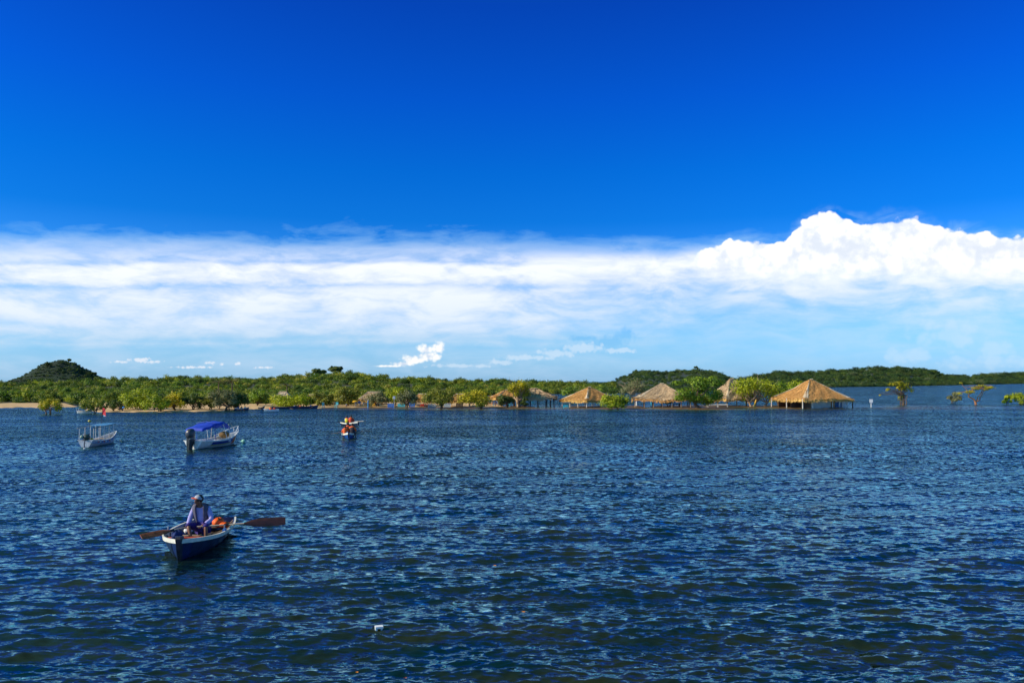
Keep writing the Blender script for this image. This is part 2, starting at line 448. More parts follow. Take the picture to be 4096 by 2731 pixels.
# ---- water
def shallow_at(x, y):
    px = CX + x / y * F
    py = HZ + CAMH * F / y
    n = .5 + .5 * np.sin(px * .021 + 1.3 * np.sin(px * .0057)) * np.cos(px * .0083 + 2)
    front = 1638 + 3 * n
    a = np.clip((front - py) / 5, 0, 1) * np.clip((py - 1619) / 6, 0, 1)
    a *= np.clip((px - 1250) / 150, 0, 1)
    strong = np.where(px < 3200, 1.0, .28 + .35 * np.exp(-((px - 3620) / 90) ** 2) + .2 * np.exp(-((px - 3900) / 70) ** 2))
    return a * strong * (.75 + .25 * n)
def waves(X, Y, cell):
    rng = np.random.default_rng(11)
    H = np.zeros_like(X); DX = np.zeros_like(X); DY = np.zeros_like(X)
    main = R(-82)                               # travel direction: towards the camera, a little across
    for i in range(140):
        lam = .10 * (11.0 ** (rng.random() ** .9)) if i % 9 else 1.6 + 2.2 * rng.random()
        th = main + rng.normal() * R(20 if lam > .45 else 30)
        k = 2 * math.pi / lam
        steep = .028 * (1.15 if lam < .35 else 1.0 if lam < .7 else .6)
        A = steep / k * (.6 + .8 * rng.random())
        ph = rng.random() * 6.283
        kx, ky = k * math.cos(th), k * math.sin(th)
        w = np.clip((lam / cell - 2.2) / 2.5, 0, 1)
        P = kx * X + ky * Y + ph
        gust = 1.0 + .35 * np.sin(X * .11 + Y * .05 + i) * np.sin(Y * .09 - X * .03 + 2 * i)
        H += A * w * gust * np.sin(P)
        DX += A * w * math.cos(th) * np.cos(P) * .6; DY += A * w * math.sin(th) * np.cos(P) * .6
    return H, DX, DY
def build_water():
    # fine polar fan in front, coarse all round
    th = np.concatenate([np.linspace(-180, -40, 60, endpoint=False), np.linspace(-40, -34.5, 24, endpoint=False), np.linspace(-34.5, 34.5, 900, endpoint=False),
                         np.linspace(34.5, 40, 24, endpoint=False), np.linspace(40, 180, 61)])
    th = np.radians(th)
    q = [3.0]
    while q[-1] < 200:
        r = q[-1]; q.append(r + max(.028 if r > 10 else .12, r * r / 5200 * (1.0 if r < 90 else 1.8)))
    while q[-1] < 13000: q.append(q[-1] * 1.09)
    r = np.array(q)
    Rg, Tg = np.meshgrid(r, th, indexing='ij')
    X, Y = Rg * np.sin(Tg), Rg * np.cos(Tg)
    dr = np.gradient(r)[:, None]; dt = np.gradient(th)[None, :] * Rg
    cell = np.maximum(np.broadcast_to(dr, X.shape), dt * .6)
    H, DX, DY = waves(X, Y, cell)
    sh = np.where((Y > 50) & (Y < 400), shallow_at(X, np.maximum(Y, 1)), 0)
    calm = 1 - .6 * np.clip(sh, 0, 1)
    v = np.stack([X + DX * calm, Y + DY * calm, H * calm], -1).reshape(-1, 3)
    n, m = X.shape
    i = np.arange((n - 1) * (m - 1)); a = i // (m - 1) * m + i % (m - 1)
    f = np.stack([a, a + 1, a + m + 1, a + m], 1)
    wm = bpy.data.materials.new('water'); wm.use_nodes = True; T = NT(wm.node_tree)
    b = wm.node_tree.nodes['Principled BSDF']
    geo = T.new('ShaderNodeNewGeometry'); pos = geo.outputs['Position']
    sha = T.new('ShaderNodeAttribute', attribute_name='shallow').outputs['Fac']
    far = T.new('ShaderNodeAttribute', attribute_name='unresolved').outputs['Fac']
    flat = T.vm('MULTIPLY', pos, (1, 1, 0))
    def slope(scale, sx, sy, det, rot, off):
        mp = T.new('ShaderNodeMapping'); mp.inputs['Rotation'].default_value = (0, 0, R(rot)); mp.inputs['Scale'].default_value = (sx, sy, 1); mp.inputs['Location'].default_value = (off, off * .7, off)
        T.put(mp.inputs['Vector'], flat)
        return T.vm('SUBTRACT', T.noise(mp.outputs[0], scale, det, .6, 0, 1), (.5, .5, .5))
    patch = T.noise(T.vm('MULTIPLY', flat, (.05, .09, 1)), 1.0, 3, .55)
    pk = T.mr(patch, .3, .7, .65, 1.35)
    s1 = T.vm('MULTIPLY', slope(12.0, .36, 1.2, 4, 7, 3.1), (.45, 1.35, 0))
    s0 = T.vm('MULTIPLY', slope(3.4, .75, 1.15, 3, -7, 5.2), (.40, .95, 0))          # ripples
    # chop too fine for the far mesh: the faces that rise towards the shore are the ones seen at a low angle
    s2 = T.vm('MULTIPLY', T.vm('ADD', slope(2.3, 1.3, 1.15, 4, -8, 7.7), (0, .09, 0)), (1.0, 1.75, 0))
    s3 = T.vm('MULTIPLY', T.vm('ADD', slope(.45, .7, 1.2, 3, 6, 1.7), (0, .05, 0)), (.2, .5, 0))
    fars = T.vm('SCALE', T.vm('ADD', s2, s3), T.m('MULTIPLY', far, T.m('SUBTRACT', 1.0, T.m('MULTIPLY', sha, .55))))
    tot = T.vm('ADD', T.vm('SCALE', T.vm('ADD', s1, s0), pk), T.vm('SCALE', fars, pk))
    nn = T.vm('NORMALIZE', T.vm('SUBTRACT', geo.outputs['Normal'], tot))
    T.put(b.inputs['Normal'], nn)
    murk = T.noise(T.vm('MULTIPLY', flat, (.5, 1, 1)), .6, 4)
    deep = T.ramp(murk, [(.35, (.002, .011, .010)), (.62, (.017, .020, .003))])
    sand = T.ramp(T.noise(T.vm('MULTIPLY', flat, (.4, 1, 1)), .8, 4), [(.3, (.10, .062, .018)), (.7, (.23, .145, .05))])
    T.put(b.inputs['Base Color'], T.mix(T.m('MULTIPLY', sha, .9), deep, sand))
    # body of the water plus a reflection weighted by Fresnel
    b.inputs['Specular IOR Level'].default_value = 0.0; b.inputs['Roughness'].default_value = .9
    gl = T.new('ShaderNodeBsdfGlossy'); gl.inputs['Roughness'].default_value = .06; T.put(gl.inputs['Color'], (.52, .93, 1.0)); T.put(gl.inputs['Normal'], nn)
    fr = T.new('ShaderNodeFresnel'); fr.inputs['IOR'].default_value = 1.56; T.put(fr.inputs['Normal'], nn)
    mx = T.new('ShaderNodeMixShader'); T.l.new(fr.outputs[0], mx.inputs[0]); T.l.new(b.outputs[0], mx.inputs[1]); T.l.new(gl.outputs[0], mx.inputs[2])
    T.l.new(mx.outputs[0], wm.node_tree.nodes['Material Output'].inputs[0])
    un = np.clip((Rg - 14) / 60, 0, 1) ** .8 * (1 + .45 * np.clip((Rg - 60) / 140, 0, 1))
    me = mesh_np('water', v, f, wm, {'shallow': sh.ravel(), 'unresolved': un.ravel()}, True)
    o = bpy.data.objects.new('water', me); C.objects.link(o); tag(o, kind='structure')
build_water()

# ---- land: strips that rise from a shore line to a ridge
def interp(tab, x):
    xs, ys = zip(*tab); return np.interp(x, xs, ys)
def land(name, x0, x1, shore, ridge, depth, m, step=12, canopy=0.0, seed=1, power=1.0, back=1.6):
    """shore, ridge: (px, py) lines; depth: (px, D0, D1)"""
    rng = np.random.default_rng(seed)
    xs = np.arange(x0, x1 + 1, step); rows = []
    d0 = [(a, b) for a, b, c in depth]; d1 = [(a, c) for a, b, c in depth]
    rows = []
    for px in xs:
        D0, D1 = interp(d0, px), interp(d1, px); ps, pr = interp(shore, px), interp(ridge, px)
        z1 = CAMH - (pr - HZ) / F * D1 - canopy
        col = [((px - CX) / F * (D0 - 1.5), D0 - 1.5, -.5)]
        for s in np.linspace(0, 1, 22):
            D = D0 + (D1 - D0) * s ** 1.3
            py = ps + (pr - ps) * s ** power
            z = CAMH - (py - HZ) / F * D - canopy * min(1, s * 4)
            z = max(z, .05 + .4 * s)
            col.append(((px - CX) / F * D, D, z))
        zt = col[-1][2]
        for s in (.3, .7, 1.0):
            D = D1 * (1 + (back - 1) * s)
            col.append(((px - CX) / F * D, D, zt * (1 - s) - .6 * s))
        rows.append(col)
    mb = MB(); mb.grid(rows, True)
    o = mb.obj(name, m); tag(o, kind='structure')
    return lambda px, s: land_pt(px, s, shore, ridge, d0, d1, canopy, power)
def land_pt(px, s, shore, ridge, d0, d1, canopy, power):
    D0, D1 = interp(d0, px), interp(d1, px); ps, pr = interp(shore, px), interp(ridge, px)
    D = D0 + (D1 - D0) * s ** 1.3
    py = ps + (pr - ps) * s ** power
    z = max(CAMH - (py - HZ) / F * D - canopy * min(1, s * 4), .05 + .4 * s)
    return (px - CX) / F * D, D, z
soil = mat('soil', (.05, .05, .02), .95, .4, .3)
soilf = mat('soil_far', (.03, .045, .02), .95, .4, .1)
SAND = mat('sand', (.60, .37, .17), .95, .12, .8, .3, (.74, .50, .26), spec=.1)

# templates of forest crowns, instanced by geometry nodes
def template(seed, m, tall=.75):
    rng = np.random.default_rng(seed); L = []
    for i in range(9):
        a = rng.random() * 6.28; q = .15 + .5 * rng.random()
        L.append((math.cos(a) * q, math.sin(a) * q, (.25 + .5 * rng.random()) * tall, .28 + .15 * rng.random(), .28 + .15 * rng.random(), .22 + .12 * rng.random()))
    v, f, val = leaves(rng, L, 750, .115, .65)
    return bpy.data.objects.new('forest_crown', mesh_np('forest_crown', v, f, m, {'v': val}))
def forest(name, label, pts, scales, m, nt=7, seed=0):
    me = bpy.data.meshes.new(name); me.from_pydata([tuple(p) for p in pts], [], [])
    a = me.attributes.new('size', 'FLOAT', 'POINT'); a.data.foreach_set('value', np.asarray(scales, np.float32))
    o = bpy.data.objects.new(name, me); C.objects.link(o); tag(o, label, 'forest', kind='stuff')
    g = bpy.data.node_groups.new(name + '_nodes', 'GeometryNodeTree')
    g.interface.new_socket('Geometry', in_out='INPUT', socket_type='NodeSocketGeometry')
    g.interface.new_socket('Geometry', in_out='OUTPUT', socket_type='NodeSocketGeometry')
    N, Lk = g.nodes, g.links
    gi, go = N.new('NodeGroupInput'), N.new('NodeGroupOutput')
    j = N.new('GeometryNodeJoinGeometry')
    for i in range(nt):
        oi = N.new('GeometryNodeObjectInfo'); oi.inputs['Object'].default_value = template(seed * 50 + i, m, .6 + .06 * i)
        oi.inputs['As Instance'].default_value = True
        Lk.new(oi.outputs['Geometry'], j.inputs[0])
    ip = N.new('GeometryNodeInstanceOnPoints'); ip.inputs['Pick Instance'].default_value = True
    rv = N.new('FunctionNodeRandomValue'); rv.data_type = 'FLOAT_VECTOR'; rv.inputs[1].default_value = (0, 0, 6.28)
    ri = N.new('FunctionNodeRandomValue'); ri.data_type = 'INT'; ri.inputs[5].default_value = nt - 1
    na = N.new('GeometryNodeInputNamedAttribute'); na.data_type = 'FLOAT'; na.inputs[0].default_value = 'size'
    Lk.new(gi.outputs[0], ip.inputs['Points']); Lk.new(j.outputs[0], ip.inputs['Instance'])
    Lk.new(ri.outputs[2], ip.inputs['Instance Index']); Lk.new(rv.outputs[0], ip.inputs['Rotation']); Lk.new(na.outputs[0], ip.inputs['Scale'])
    Lk.new(ip.outputs[0], go.inputs[0])
    md = o.modifiers.new('scatter', 'NODES'); md.node_group = g
    me.materials.append(m)
    return o
def scatter(fn, n, x0, x1, rng, size, smin=0.0, grow=1.0, spow=1.0):
    P, S = [], []
    for _ in range(n):
        px = x0 + (x1 - x0) * rng.random(); s = smin + (1 - smin) * rng.random() ** spow
        x, y, z = fn(px, s)
        sz = size(y, px) * (.5 + .95 * rng.random() ** 1.3)
        P.append((x, y, z - .1 * sz)); S.append(sz)
    return P, S

# mainland on the left and centre
shoreL = [(-1200, 1622), (0, 1618), (295, 1617), (330, 1630), (1400, 1622), (1700, 1600), (2050, 1578), (2450, 1576)]
ridgeL = [(-1200, 1545), (0, 1534), (80, 1528), (250, 1520), (450, 1519), (700, 1507), (1000, 1512), (1180, 1502), (1260, 1494), (1350, 1488), (1450, 1495), (1560, 1506), (1750, 1512), (2000, 1519), (2200, 1528), (2450, 1533)]
depL = [(-1200, 160, 600), (295, 165, 480), (1400, 160, 420), (1700, 215, 430), (2050, 300, 470), (2450, 312, 520)]
rng = np.random.default_rng(5)
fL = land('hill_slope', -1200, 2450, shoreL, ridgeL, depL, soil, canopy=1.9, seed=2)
P, S = scatter(fL, 3300, -1150, 2450, rng, lambda y, px: .75 + y * .0055, 0, spow=.8)
P2, S2 = scatter(fL, 420, -1150, 2450, rng, lambda y, px: 1.1 + y * .006, .9)
P3, S3 = scatter(fL, 260, 425, 1480, rng, lambda y, px: 2.3, 0, spow=3)
P3 = [(p[0], min(p[1], 185), .2) for p in P3]
forest('forest', 'green scrub forest rising behind the beach on the left', P + P2 + P3, S + S2 + S3, LEAF['forest'], seed=1)

# steep little hill far left
def cone_pt(px, dz):
    return None
CD = 760
prof = [(60, 1532), (80, 1525), (122, 1503), (157, 1482), (186, 1458), (209, 1446), (238, 1440), (272, 1443), (300, 1456), (325, 1468), (350, 1483), (383, 1503), (410, 1516), (440, 1525)]
def cone_rows(deep=.75):
    rows = []
    for px in np.linspace(40, 460, 60):
        h = (HZ + 8 - interp(prof, px)) / F * CD
        row = []
        for t in np.linspace(-1, 1, 25):
            row.append(((px - CX) / F * CD, CD + t * 34, max(-1, h * (1 - t * t) ** .8) + 2.2 + .8 * math.sin(px * .11 + t * 7) * (1 - abs(t))))
        rows.append(row)
    return rows
cr = cone_rows()
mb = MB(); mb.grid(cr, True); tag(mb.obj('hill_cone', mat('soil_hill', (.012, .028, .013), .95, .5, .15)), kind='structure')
P, S = [], []
for _ in range(1500):
    i, j = rng.integers(59), rng.integers(1, 15)
    p = np.array(cr[i][j]) * .5 + np.array(cr[i + 1][j]) * .5 + rng.normal(size=3) * (.8, .8, 0)
    P.append((p[0], p[1], p[2] - .9)); S.append(1.1 + 1.1 * rng.random())
forest('hill_trees', 'dark trees clothing the steep cone hill far left', P, S, LEAF['forest_far'], seed=2)

# plateau hill behind the huts and long hill on the right
shoreP = [(2350, 1577), (2450, 1577), (3100, 1556)]
ridgeP = [(2350, 1536), (2440, 1530), (2500, 1500), (2545, 1482), (2600, 1480), (2650, 1486), (2720, 1478), (2800, 1476), (2860, 1480), (2890, 1494), (2930, 1516), (3100, 1530)]
depP = [(2350, 330, 760), (2500, 330, 980), (3100, 520, 900)]
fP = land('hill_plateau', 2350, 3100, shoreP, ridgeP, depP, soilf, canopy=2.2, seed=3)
P, S = scatter(fP, 1100, 2355, 3080, rng, lambda y, px: .8 + y * .0034, 0)
P2, S2 = scatter(fP, 160, 2355, 3050, rng, lambda y, px: .8 + y * .0036, .92)
forest('plateau_forest', 'dark forest on the flat topped hill behind the thatched huts', P + P2, S + S2, LEAF['forest_far'], seed=3)
shoreR = [(2880, 1556), (3200, 1550), (3450, 1547), (3600, 1545), (3800, 1540), (4096, 1534.5), (5300, 1531)]
ridgeR = [(2880, 1519), (2960, 1513), (3040, 1498), (3110, 1484), (3170, 1489), (3250, 1483), (3420, 1475), (3500, 1470), (3600, 1468), (3660, 1474), (3730, 1482), (3765, 1500), (3850, 1505), (4000, 1500), (4096, 1495), (5300, 1505)]
depR = [(2880, 520, 900), (3200, 640, 960), (3450, 740, 1050), (3600, 810, 1150), (3800, 1050, 1500), (4096, 1750, 2300), (5300, 2600, 3600)]
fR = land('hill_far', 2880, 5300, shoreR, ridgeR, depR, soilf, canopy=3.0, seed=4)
P, S = scatter(fR, 2100, 2890, 4400, rng, lambda y, px: .4 + y * .0049, 0)
P2, S2 = scatter(fR, 260, 2890, 4400, rng, lambda y, px: .4 + y * .0052, .93)
P3, S3 = scatter(fR, 260, 2890, 4400, rng, lambda y, px: .4 + y * .0040, 0, spow=6)
P4, S4 = scatter(fR, 500, 4400, 5300, rng, lambda y, px: .4 + y * .0049, 0)
forest('far_forest', 'dark forest on the long hill across the open water', P + P2 + P3 + P4, S + S2 + S3 + S4, LEAF['forest_far'], seed=4)

# beaches
def strip(name, front, rear, zr, sand=None):
    rows = []
    x0, x1 = front[0][0], front[-1][0]
    for px in np.arange(x0, x1 + 1, 10):
        pf = interp(front, px) + 1.2 * math.sin(px * .05) + .7 * math.sin(px * .13); pr = interp(rear, px)
        e = min(1, (px - x0) / 70 if x0 > 0 else 1, (x1 - px) / 70)
        pr = pf + (pr - pf) * e; zz = zr * e
        Df, Dr = dist(pf), max(dist(pr), dist(pf) + .5)
        col = []
        for t in (-.04, 0, .1, .3, .6, 1.0, 1.3):
            D = Df + (Dr - Df) * t
            col.append(((px - CX) / F * D, D, -.35 if t < 0 else (-.02 + .10 * min(1, t * 5) + zz * t) - .12 * (1 - e)))
        rows.append(col)
    mb = MB(); mb.grid(rows, True); o = mb.obj(name, sand or SAND); tag(o, kind='structure')
strip('beach', [(340, 1642), (400, 1647), (430, 1648), (520, 1648), (700, 1646), (820, 1645), (900, 1640), (1000, 1636), (1265, 1632), (1420, 1630), (1640, 1628.5), (2020, 1627)],
      [(340, 1622), (400, 1620), (430, 1618), (700, 1615), (1000, 1615), (1400, 1612), (2020, 1620)], .5)
strip('beach_spit', [(-1200, 1640), (-200, 1632), (0, 1630), (150, 1629), (240, 1628), (300, 1627), (330, 1625)], [(-1200, 1617), (0, 1619), (300, 1620), (330, 1621)], .18)

MUD = mat('wet_sand', (.11, .062, .018), .6, .45, 1.2, .3, (.22, .13, .04), spec=.3)
strip('sandbar_grassy', [(1240, 1632), (1500, 1631), (1640, 1629.5), (1800, 1633.5), (1960, 1634), (2100, 1634), (2175, 1631)], [(1240, 1627), (2175, 1625)], -.03, MUD)
strip('sandbar_middle', [(2230, 1630), (2330, 1632.5), (2400, 1636), (2500, 1637.5), (2620, 1632)], [(2230, 1626), (2620, 1625)], -.04, MUD)
strip('sandbar', [(2560, 1631), (2680, 1636), (2780, 1638), (2900, 1637), (3000, 1632), (3200, 1632), (3330, 1632), (3420, 1629)], [(2560, 1625), (3200, 1623), (3420, 1625)], -.03, MUD)

# ================================================================ TREES
TG = 'trees standing along the flooded beach'
# label, px, base py, top, left, right, crown bottom, palette, seed, options
TREES = [
 ('spreading_tree', 'small leaning tree alone in the water near the far left spit', 200, 1654, 1587, 150, 236, 1640, 'yellow', 1, dict(stems=3, spread=1.0, bark=BARKR, lobes=9)),
 ('spreading_tree', 'yellow green tree rooted in the water beside the small canopy boat', 375, 1652, 1586, 328, 424, 1640, 'olive', 2, dict(stems=2, lobes=10)),
 ('spreading_tree', 'dull green tree whose dark trunk stands right of the canopy boat', 455, 1644, 1590, 420, 495, 1637, 'dark', 3, dict(stems=2, lobes=9, dens=.8)),
 ('mango_tree', 'largest bright lime green tree on the left stretch of sand', 555, 1640, 1550, 478, 622, 1632, 'bright', 4, dict(stems=2, lobes=14)),
 ('mango_tree', 'low bright green tree hanging over the sand with dark roots', 638, 1645, 1574, 574, 676, 1633, 'bright', 5, dict(stems=3, lobes=11, spread=.8)),
 ('spreading_tree', 'golden yellow tree standing on the bare sand', 703, 1641, 1559, 648, 742, 1628, 'yellow', 6, dict(stems=3, lobes=11, dens=.75)),
 ('spreading_tree', 'dark leafy tree crowding right of the golden tree', 770, 1640, 1566, 730, 812, 1636, 'dark', 7, dict(stems=2, lobes=10)),
 ('spreading_tree', 'yellowish round shrubby tree left of the grey green grove', 836, 1638, 1570, 800, 872, 1636, 'olive', 8, dict(stems=2, lobes=9)),
 ('spreading_tree', 'wide grey green tree with several trunks over the sand', 888, 1640, 1550, 838, 948, 1634, 'grey', 9, dict(stems=4, spread=2.2, lobes=13)),
 ('spreading_tree', 'dark shaggy tree shading the boat full of people', 940, 1638, 1556, 905, 998, 1630, 'dark', 10, dict(stems=3, spread=1.4, lobes=12)),
 ('spreading_tree', 'mid green tree with open shade and sand beneath it', 1035, 1627, 1553, 992, 1078, 1612, 'green', 11, dict(stems=1, lobes=11)),
 ('mango_tree', 'low bright yellow green tree beside the beached boats', 1160, 1630, 1572, 1085, 1238, 1622, 'bright', 12, dict(stems=3, spread=1.2, lobes=14)),
 ('spreading_tree', 'small olive tree between the beached boats and the stalls', 1290, 1626, 1560, 1252, 1334, 1618, 'olive', 13, dict(stems=2, lobes=10)),
 ('spreading_tree', 'tall grey green tree behind the yellow parasol', 1380, 1626, 1538, 1330, 1446, 1612, 'olive', 14, dict(stems=2, lobes=14)),
 ('spreading_tree', 'bare topped tree sprawling over the long thatched roof', 1515, 1627, 1558, 1474, 1562, 1618, 'grey', 15, dict(stems=2, lobes=9, dens=.8)),
 ('mango_tree', 'bright green tree behind the white signboard on its post', 1580, 1624, 1541, 1538, 1632, 1608, 'bright', 16, dict(stems=2, lobes=12, D=156)),
 ('spreading_tree', 'brownish tree with a forked trunk beside the white signboard', 1627, 1631, 1546, 1584, 1678, 1616, 'grey', 17, dict(stems=2, lobes=12)),
 ('spreading_tree', 'round dark green tree with a stout trunk left of the red chairs', 1768, 1632, 1540, 1692, 1822, 1618, 'olive', 18, dict(stems=1, lobes=15, thick=1.7)),
 ('spreading_tree', 'rounded golden green tree with a thick trunk standing in the water', 1913, 1633, 1554, 1836, 1966, 1622, 'yellow', 19, dict(stems=1, lobes=15, thick=1.9)),
 ('spreading_tree', 'tall loose yellow green tree between the first two thatched roofs', 2075, 1628, 1510, 2026, 2130, 1590, 'yellow', 20, dict(stems=3, lobes=13, dens=.75, twigs=10, bark=BARKL)),
 ('spreading_tree', 'low dark bushy tree at the foot of the tall yellow green one', 2030, 1630, 1575, 1984, 2062, 1626, 'dark', 21, dict(stems=2, lobes=9)),
 ('spreading_tree', 'low dark shrubby tree under the second thatched roof', 2098, 1629, 1582, 2078, 2116, 1622, 'dark', 22, dict(stems=2, lobes=7)),
 ('dead_tree', 'half bare tree with pale dead branches behind the orange roof', 2285, 1598, 1538, 2240, 2336, 1588, 'green', 23, dict(stems=3, lobes=7, dens=.6, twigs=22, bark=BARKL, D=185)),
 ('round_bush', 'round bright green bush in the water between two thatched shelters', 2460, 1636, 1570, 2400, 2522, 1634, 'bright', 24, dict(stems=3, lobes=15, spread=1.4, dens=1.1)),
 ('dead_tree', 'grey bare branched tree behind the third thatched shelter', 2532, 1592, 1516, 2482, 2602, 1580, 'grey', 25, dict(stems=4, lobes=8, dens=.45, twigs=34, bark=BARKL, D=190)),
 ('mango_tree', 'biggest leafy green tree, in front of the tall brown roof', 2792, 1633, 1503, 2692, 2902, 1612, 'green', 26, dict(stems=3, spread=1.6, thick=1.3, dens=1.15,
     given=[(2790, 1530, 48, 26), (2850, 1528, 36, 20), (2765, 1520, 28, 16), (2720, 1532, 26, 12), (2815, 1555, 50, 26), (2740, 1572, 44, 26), (2780, 1590, 46, 22), (2850, 1585, 46, 26), (2880, 1574, 26, 22), (2830, 1606, 34, 16), (2720, 1592, 26, 14), (2800, 1514, 18, 10), (2860, 1512, 18, 10)])),
 ('spreading_tree', 'small olive bush under the right edge of the third roof', 2672, 1626, 1568, 2630, 2706, 1608, 'olive', 27, dict(stems=2, lobes=8, dens=.8)),
 ('spreading_tree', 'broad yellow green tree between the tall roof and the large hut', 3025, 1626, 1505, 2938, 3105, 1606, 'bright', 28, dict(stems=4, spread=3.0, lobes=18, dens=.8, twigs=12, bark=BARKL)),
 ('spreading_tree', 'green tree just behind the left slope of the large hut', 3110, 1623, 1512, 3068, 3180, 1606, 'green', 29, dict(stems=3, spread=2.0, lobes=13, twigs=6, D=163)),
 ('spreading_tree', 'low bright tree peeping over the left slope of the large hut', 3190, 1618, 1516, 3135, 3242, 1590, 'bright', 30, dict(stems=2, lobes=11, D=174)),
 ('flooded_shrub', 'many stemmed fan shaped tree in open water right of the white sign', 3612, 1620, 1522, 3540, 3655, 1575, 'yellow', 31, dict(stems=7, spread=1.1, dens=.42, twigs=34, thick=.5, bark=BARK,
     given=[(3598, 1533, 34, 11), (3575, 1537, 16, 8), (3635, 1550, 18, 18), (3545, 1560, 9, 7), (3562, 1558, 9, 6), (3610, 1550, 26, 16), (3525, 1580, 5, 4), (3650, 1562, 9, 10), (3612, 1585, 14, 18)])),
 ('flooded_shrub', 'small grey green shrub left of the twisted flat topped tree', 3815, 1611, 1564, 3795, 3846, 1606, 'grey', 32, dict(stems=5, spread=.9, lobes=8, dens=1.0, twigs=10, thick=.6)),
 ('flooded_shrub', 'rounded green bush low in the water near the right edge', 4030, 1617, 1574, 4008, 4052, 1616, 'bright', 33, dict(stems=4, spread=.8, lobes=8)),
 ('flooded_shrub', 'loose bright bush cut by the right edge of the photo', 4084, 1617, 1566, 4046, 4118, 1614, 'bright', 34, dict(stems=5, spread=1.2, lobes=9, dens=.8)),
]
for nm, lab, px, py, top, l, r, bot, pal, seed, kw in TREES:
    tree(nm, lab, 'bush' if 'bush' in nm or 'shrub' in nm else 'tree', px, py, top, l, r, bot, pal, seed, group=TG, **kw)

# two domed trees on the ridge and small ones on the skyline
for px, base, top, l, r, Dd, lab in [(1270, 1512, 1474, 1244, 1304, 440, 'left one of the two umbrella crowned trees on the forest ridge'),
                                     (1343, 1508, 1464, 1316, 1370, 450, 'right one of the two umbrella crowned trees on the forest ridge')]:
    tree('umbrella_tree', lab, 'tree', px, base, top, l, r, top + 24, 'dark', px, D=Dd, stems=2, lobes=12, leaf=.32, dens=2.4, group='umbrella crowned trees on the ridge')
for i, (px, base, top, w_) in enumerate([(189, 1466, 1446, 8), (277, 1452, 1434, 7), (375, 1503, 1488, 16)]):
    tree('hilltop_tree', ['tiny tree silhouetted on the left slope of the cone hill', 'tiny flat tree on the very top of the cone hill', 'small spreading tree on the right slope of the cone hill'][i],
         'tree', px, base, top, px - w_, px + w_, base - 6, 'dark', 70 + i, D=CD - 20, stems=1, lobes=6, leaf=.28, dens=.5, thick=.6, group='trees silhouetted on the cone hill')
tree('hilltop_tree', 'single tall crown rising from the plateau hill skyline', 'tree', 2786, 1488, 1463, 2776, 2796, 1478, 'dark', 77, D=980, stems=1, lobes=6, leaf=.22, dens=.4)

# twisted umbrella tree on the right
def twisted():
    D = dist(1618); k = D / F; b = at(3903, 1618)
    root = empty('twisted_tree', b, 0, 'twisted flat topped tree with a looping red brown limb in open water', 'tree', TG)
    q = lambda px, py, y=0: ((px - 3903) * k, y, (1618 - py) * k)
    t = MB()
    t.tube([q(3903, 1626), q(3903, 1612), q(3900, 1604)], [.26, .22, .2], 8)
    t.tube([q(3900, 1606), q(3896, 1597, -.1), q(3884, 1592, -.2), q(3872, 1586, -.3), q(3872, 1578, -.3), q(3886, 1570, -.2), q(3892, 1558, 0), q(3905, 1553, .1), q(3922, 1552, .2)], [.17, .15, .13, .13, .12, .12, .12, .1, .06], 7)
    t.tube([q(3903, 1606), q(3912, 1598, .2), q(3914, 1588, .3), q(3925, 1580, .4), q(3932, 1570, .5), q(3936, 1560, .5)], [.14, .11, .1, .09, .08, .05], 7)
    t.tube([q(3908, 1604), q(3922, 1600, .2), q(3927, 1590, .6), q(3938, 1578, .7), q(3942, 1566, .7), q(3955, 1556, .6)], [.12, .09, .08, .08, .07, .04], 7)
    t.tube([q(3890, 1562), q(3872, 1566), q(3855, 1568, .3), q(3835, 1568, .3)], [.09, .07, .05, .03], 6)
    t.tube([q(3872, 1564), q(3864, 1552, .1), q(3854, 1544, 0), q(3850, 1534, 0)], [.06, .05, .045, .03], 6)
    rng = np.random.default_rng(41)
    for i in range(26):
        a = Vector(q(3890 + 60 * rng.random(), 1556, rng.normal() * .5)); e = Vector(q(3870 + 100 * rng.random(), 1538 + 16 * rng.random(), rng.normal() * 1.2))
        limb(t, rng, a, e, .04, .012, .12, 4)
    t.obj('trunk', BARKR, root)
    L = []
    for gx, gy, gw, gh in [(3905, 1552, 20, 8), (3880, 1565, 18, 7), (3925, 1542, 24, 5), (3955, 1550, 22, 6), (3940, 1556, 16, 6), (3866, 1568, 12, 6), (3848, 1531, 8, 3), (3835, 1572, 14, 8), (3962, 1547, 14, 4)]:
        p = q(gx, gy); L.append((p[0], rng.normal() * .4, p[2], gw * k, gw * k, gh * k))
    v, f, val = leaves(rng, L, 1300, .22)
    o = bpy.data.objects.new('crown', mesh_np('crown', v, f, LEAF['yellow'], {'v': val})); C.objects.link(o); o.parent = root
twisted()

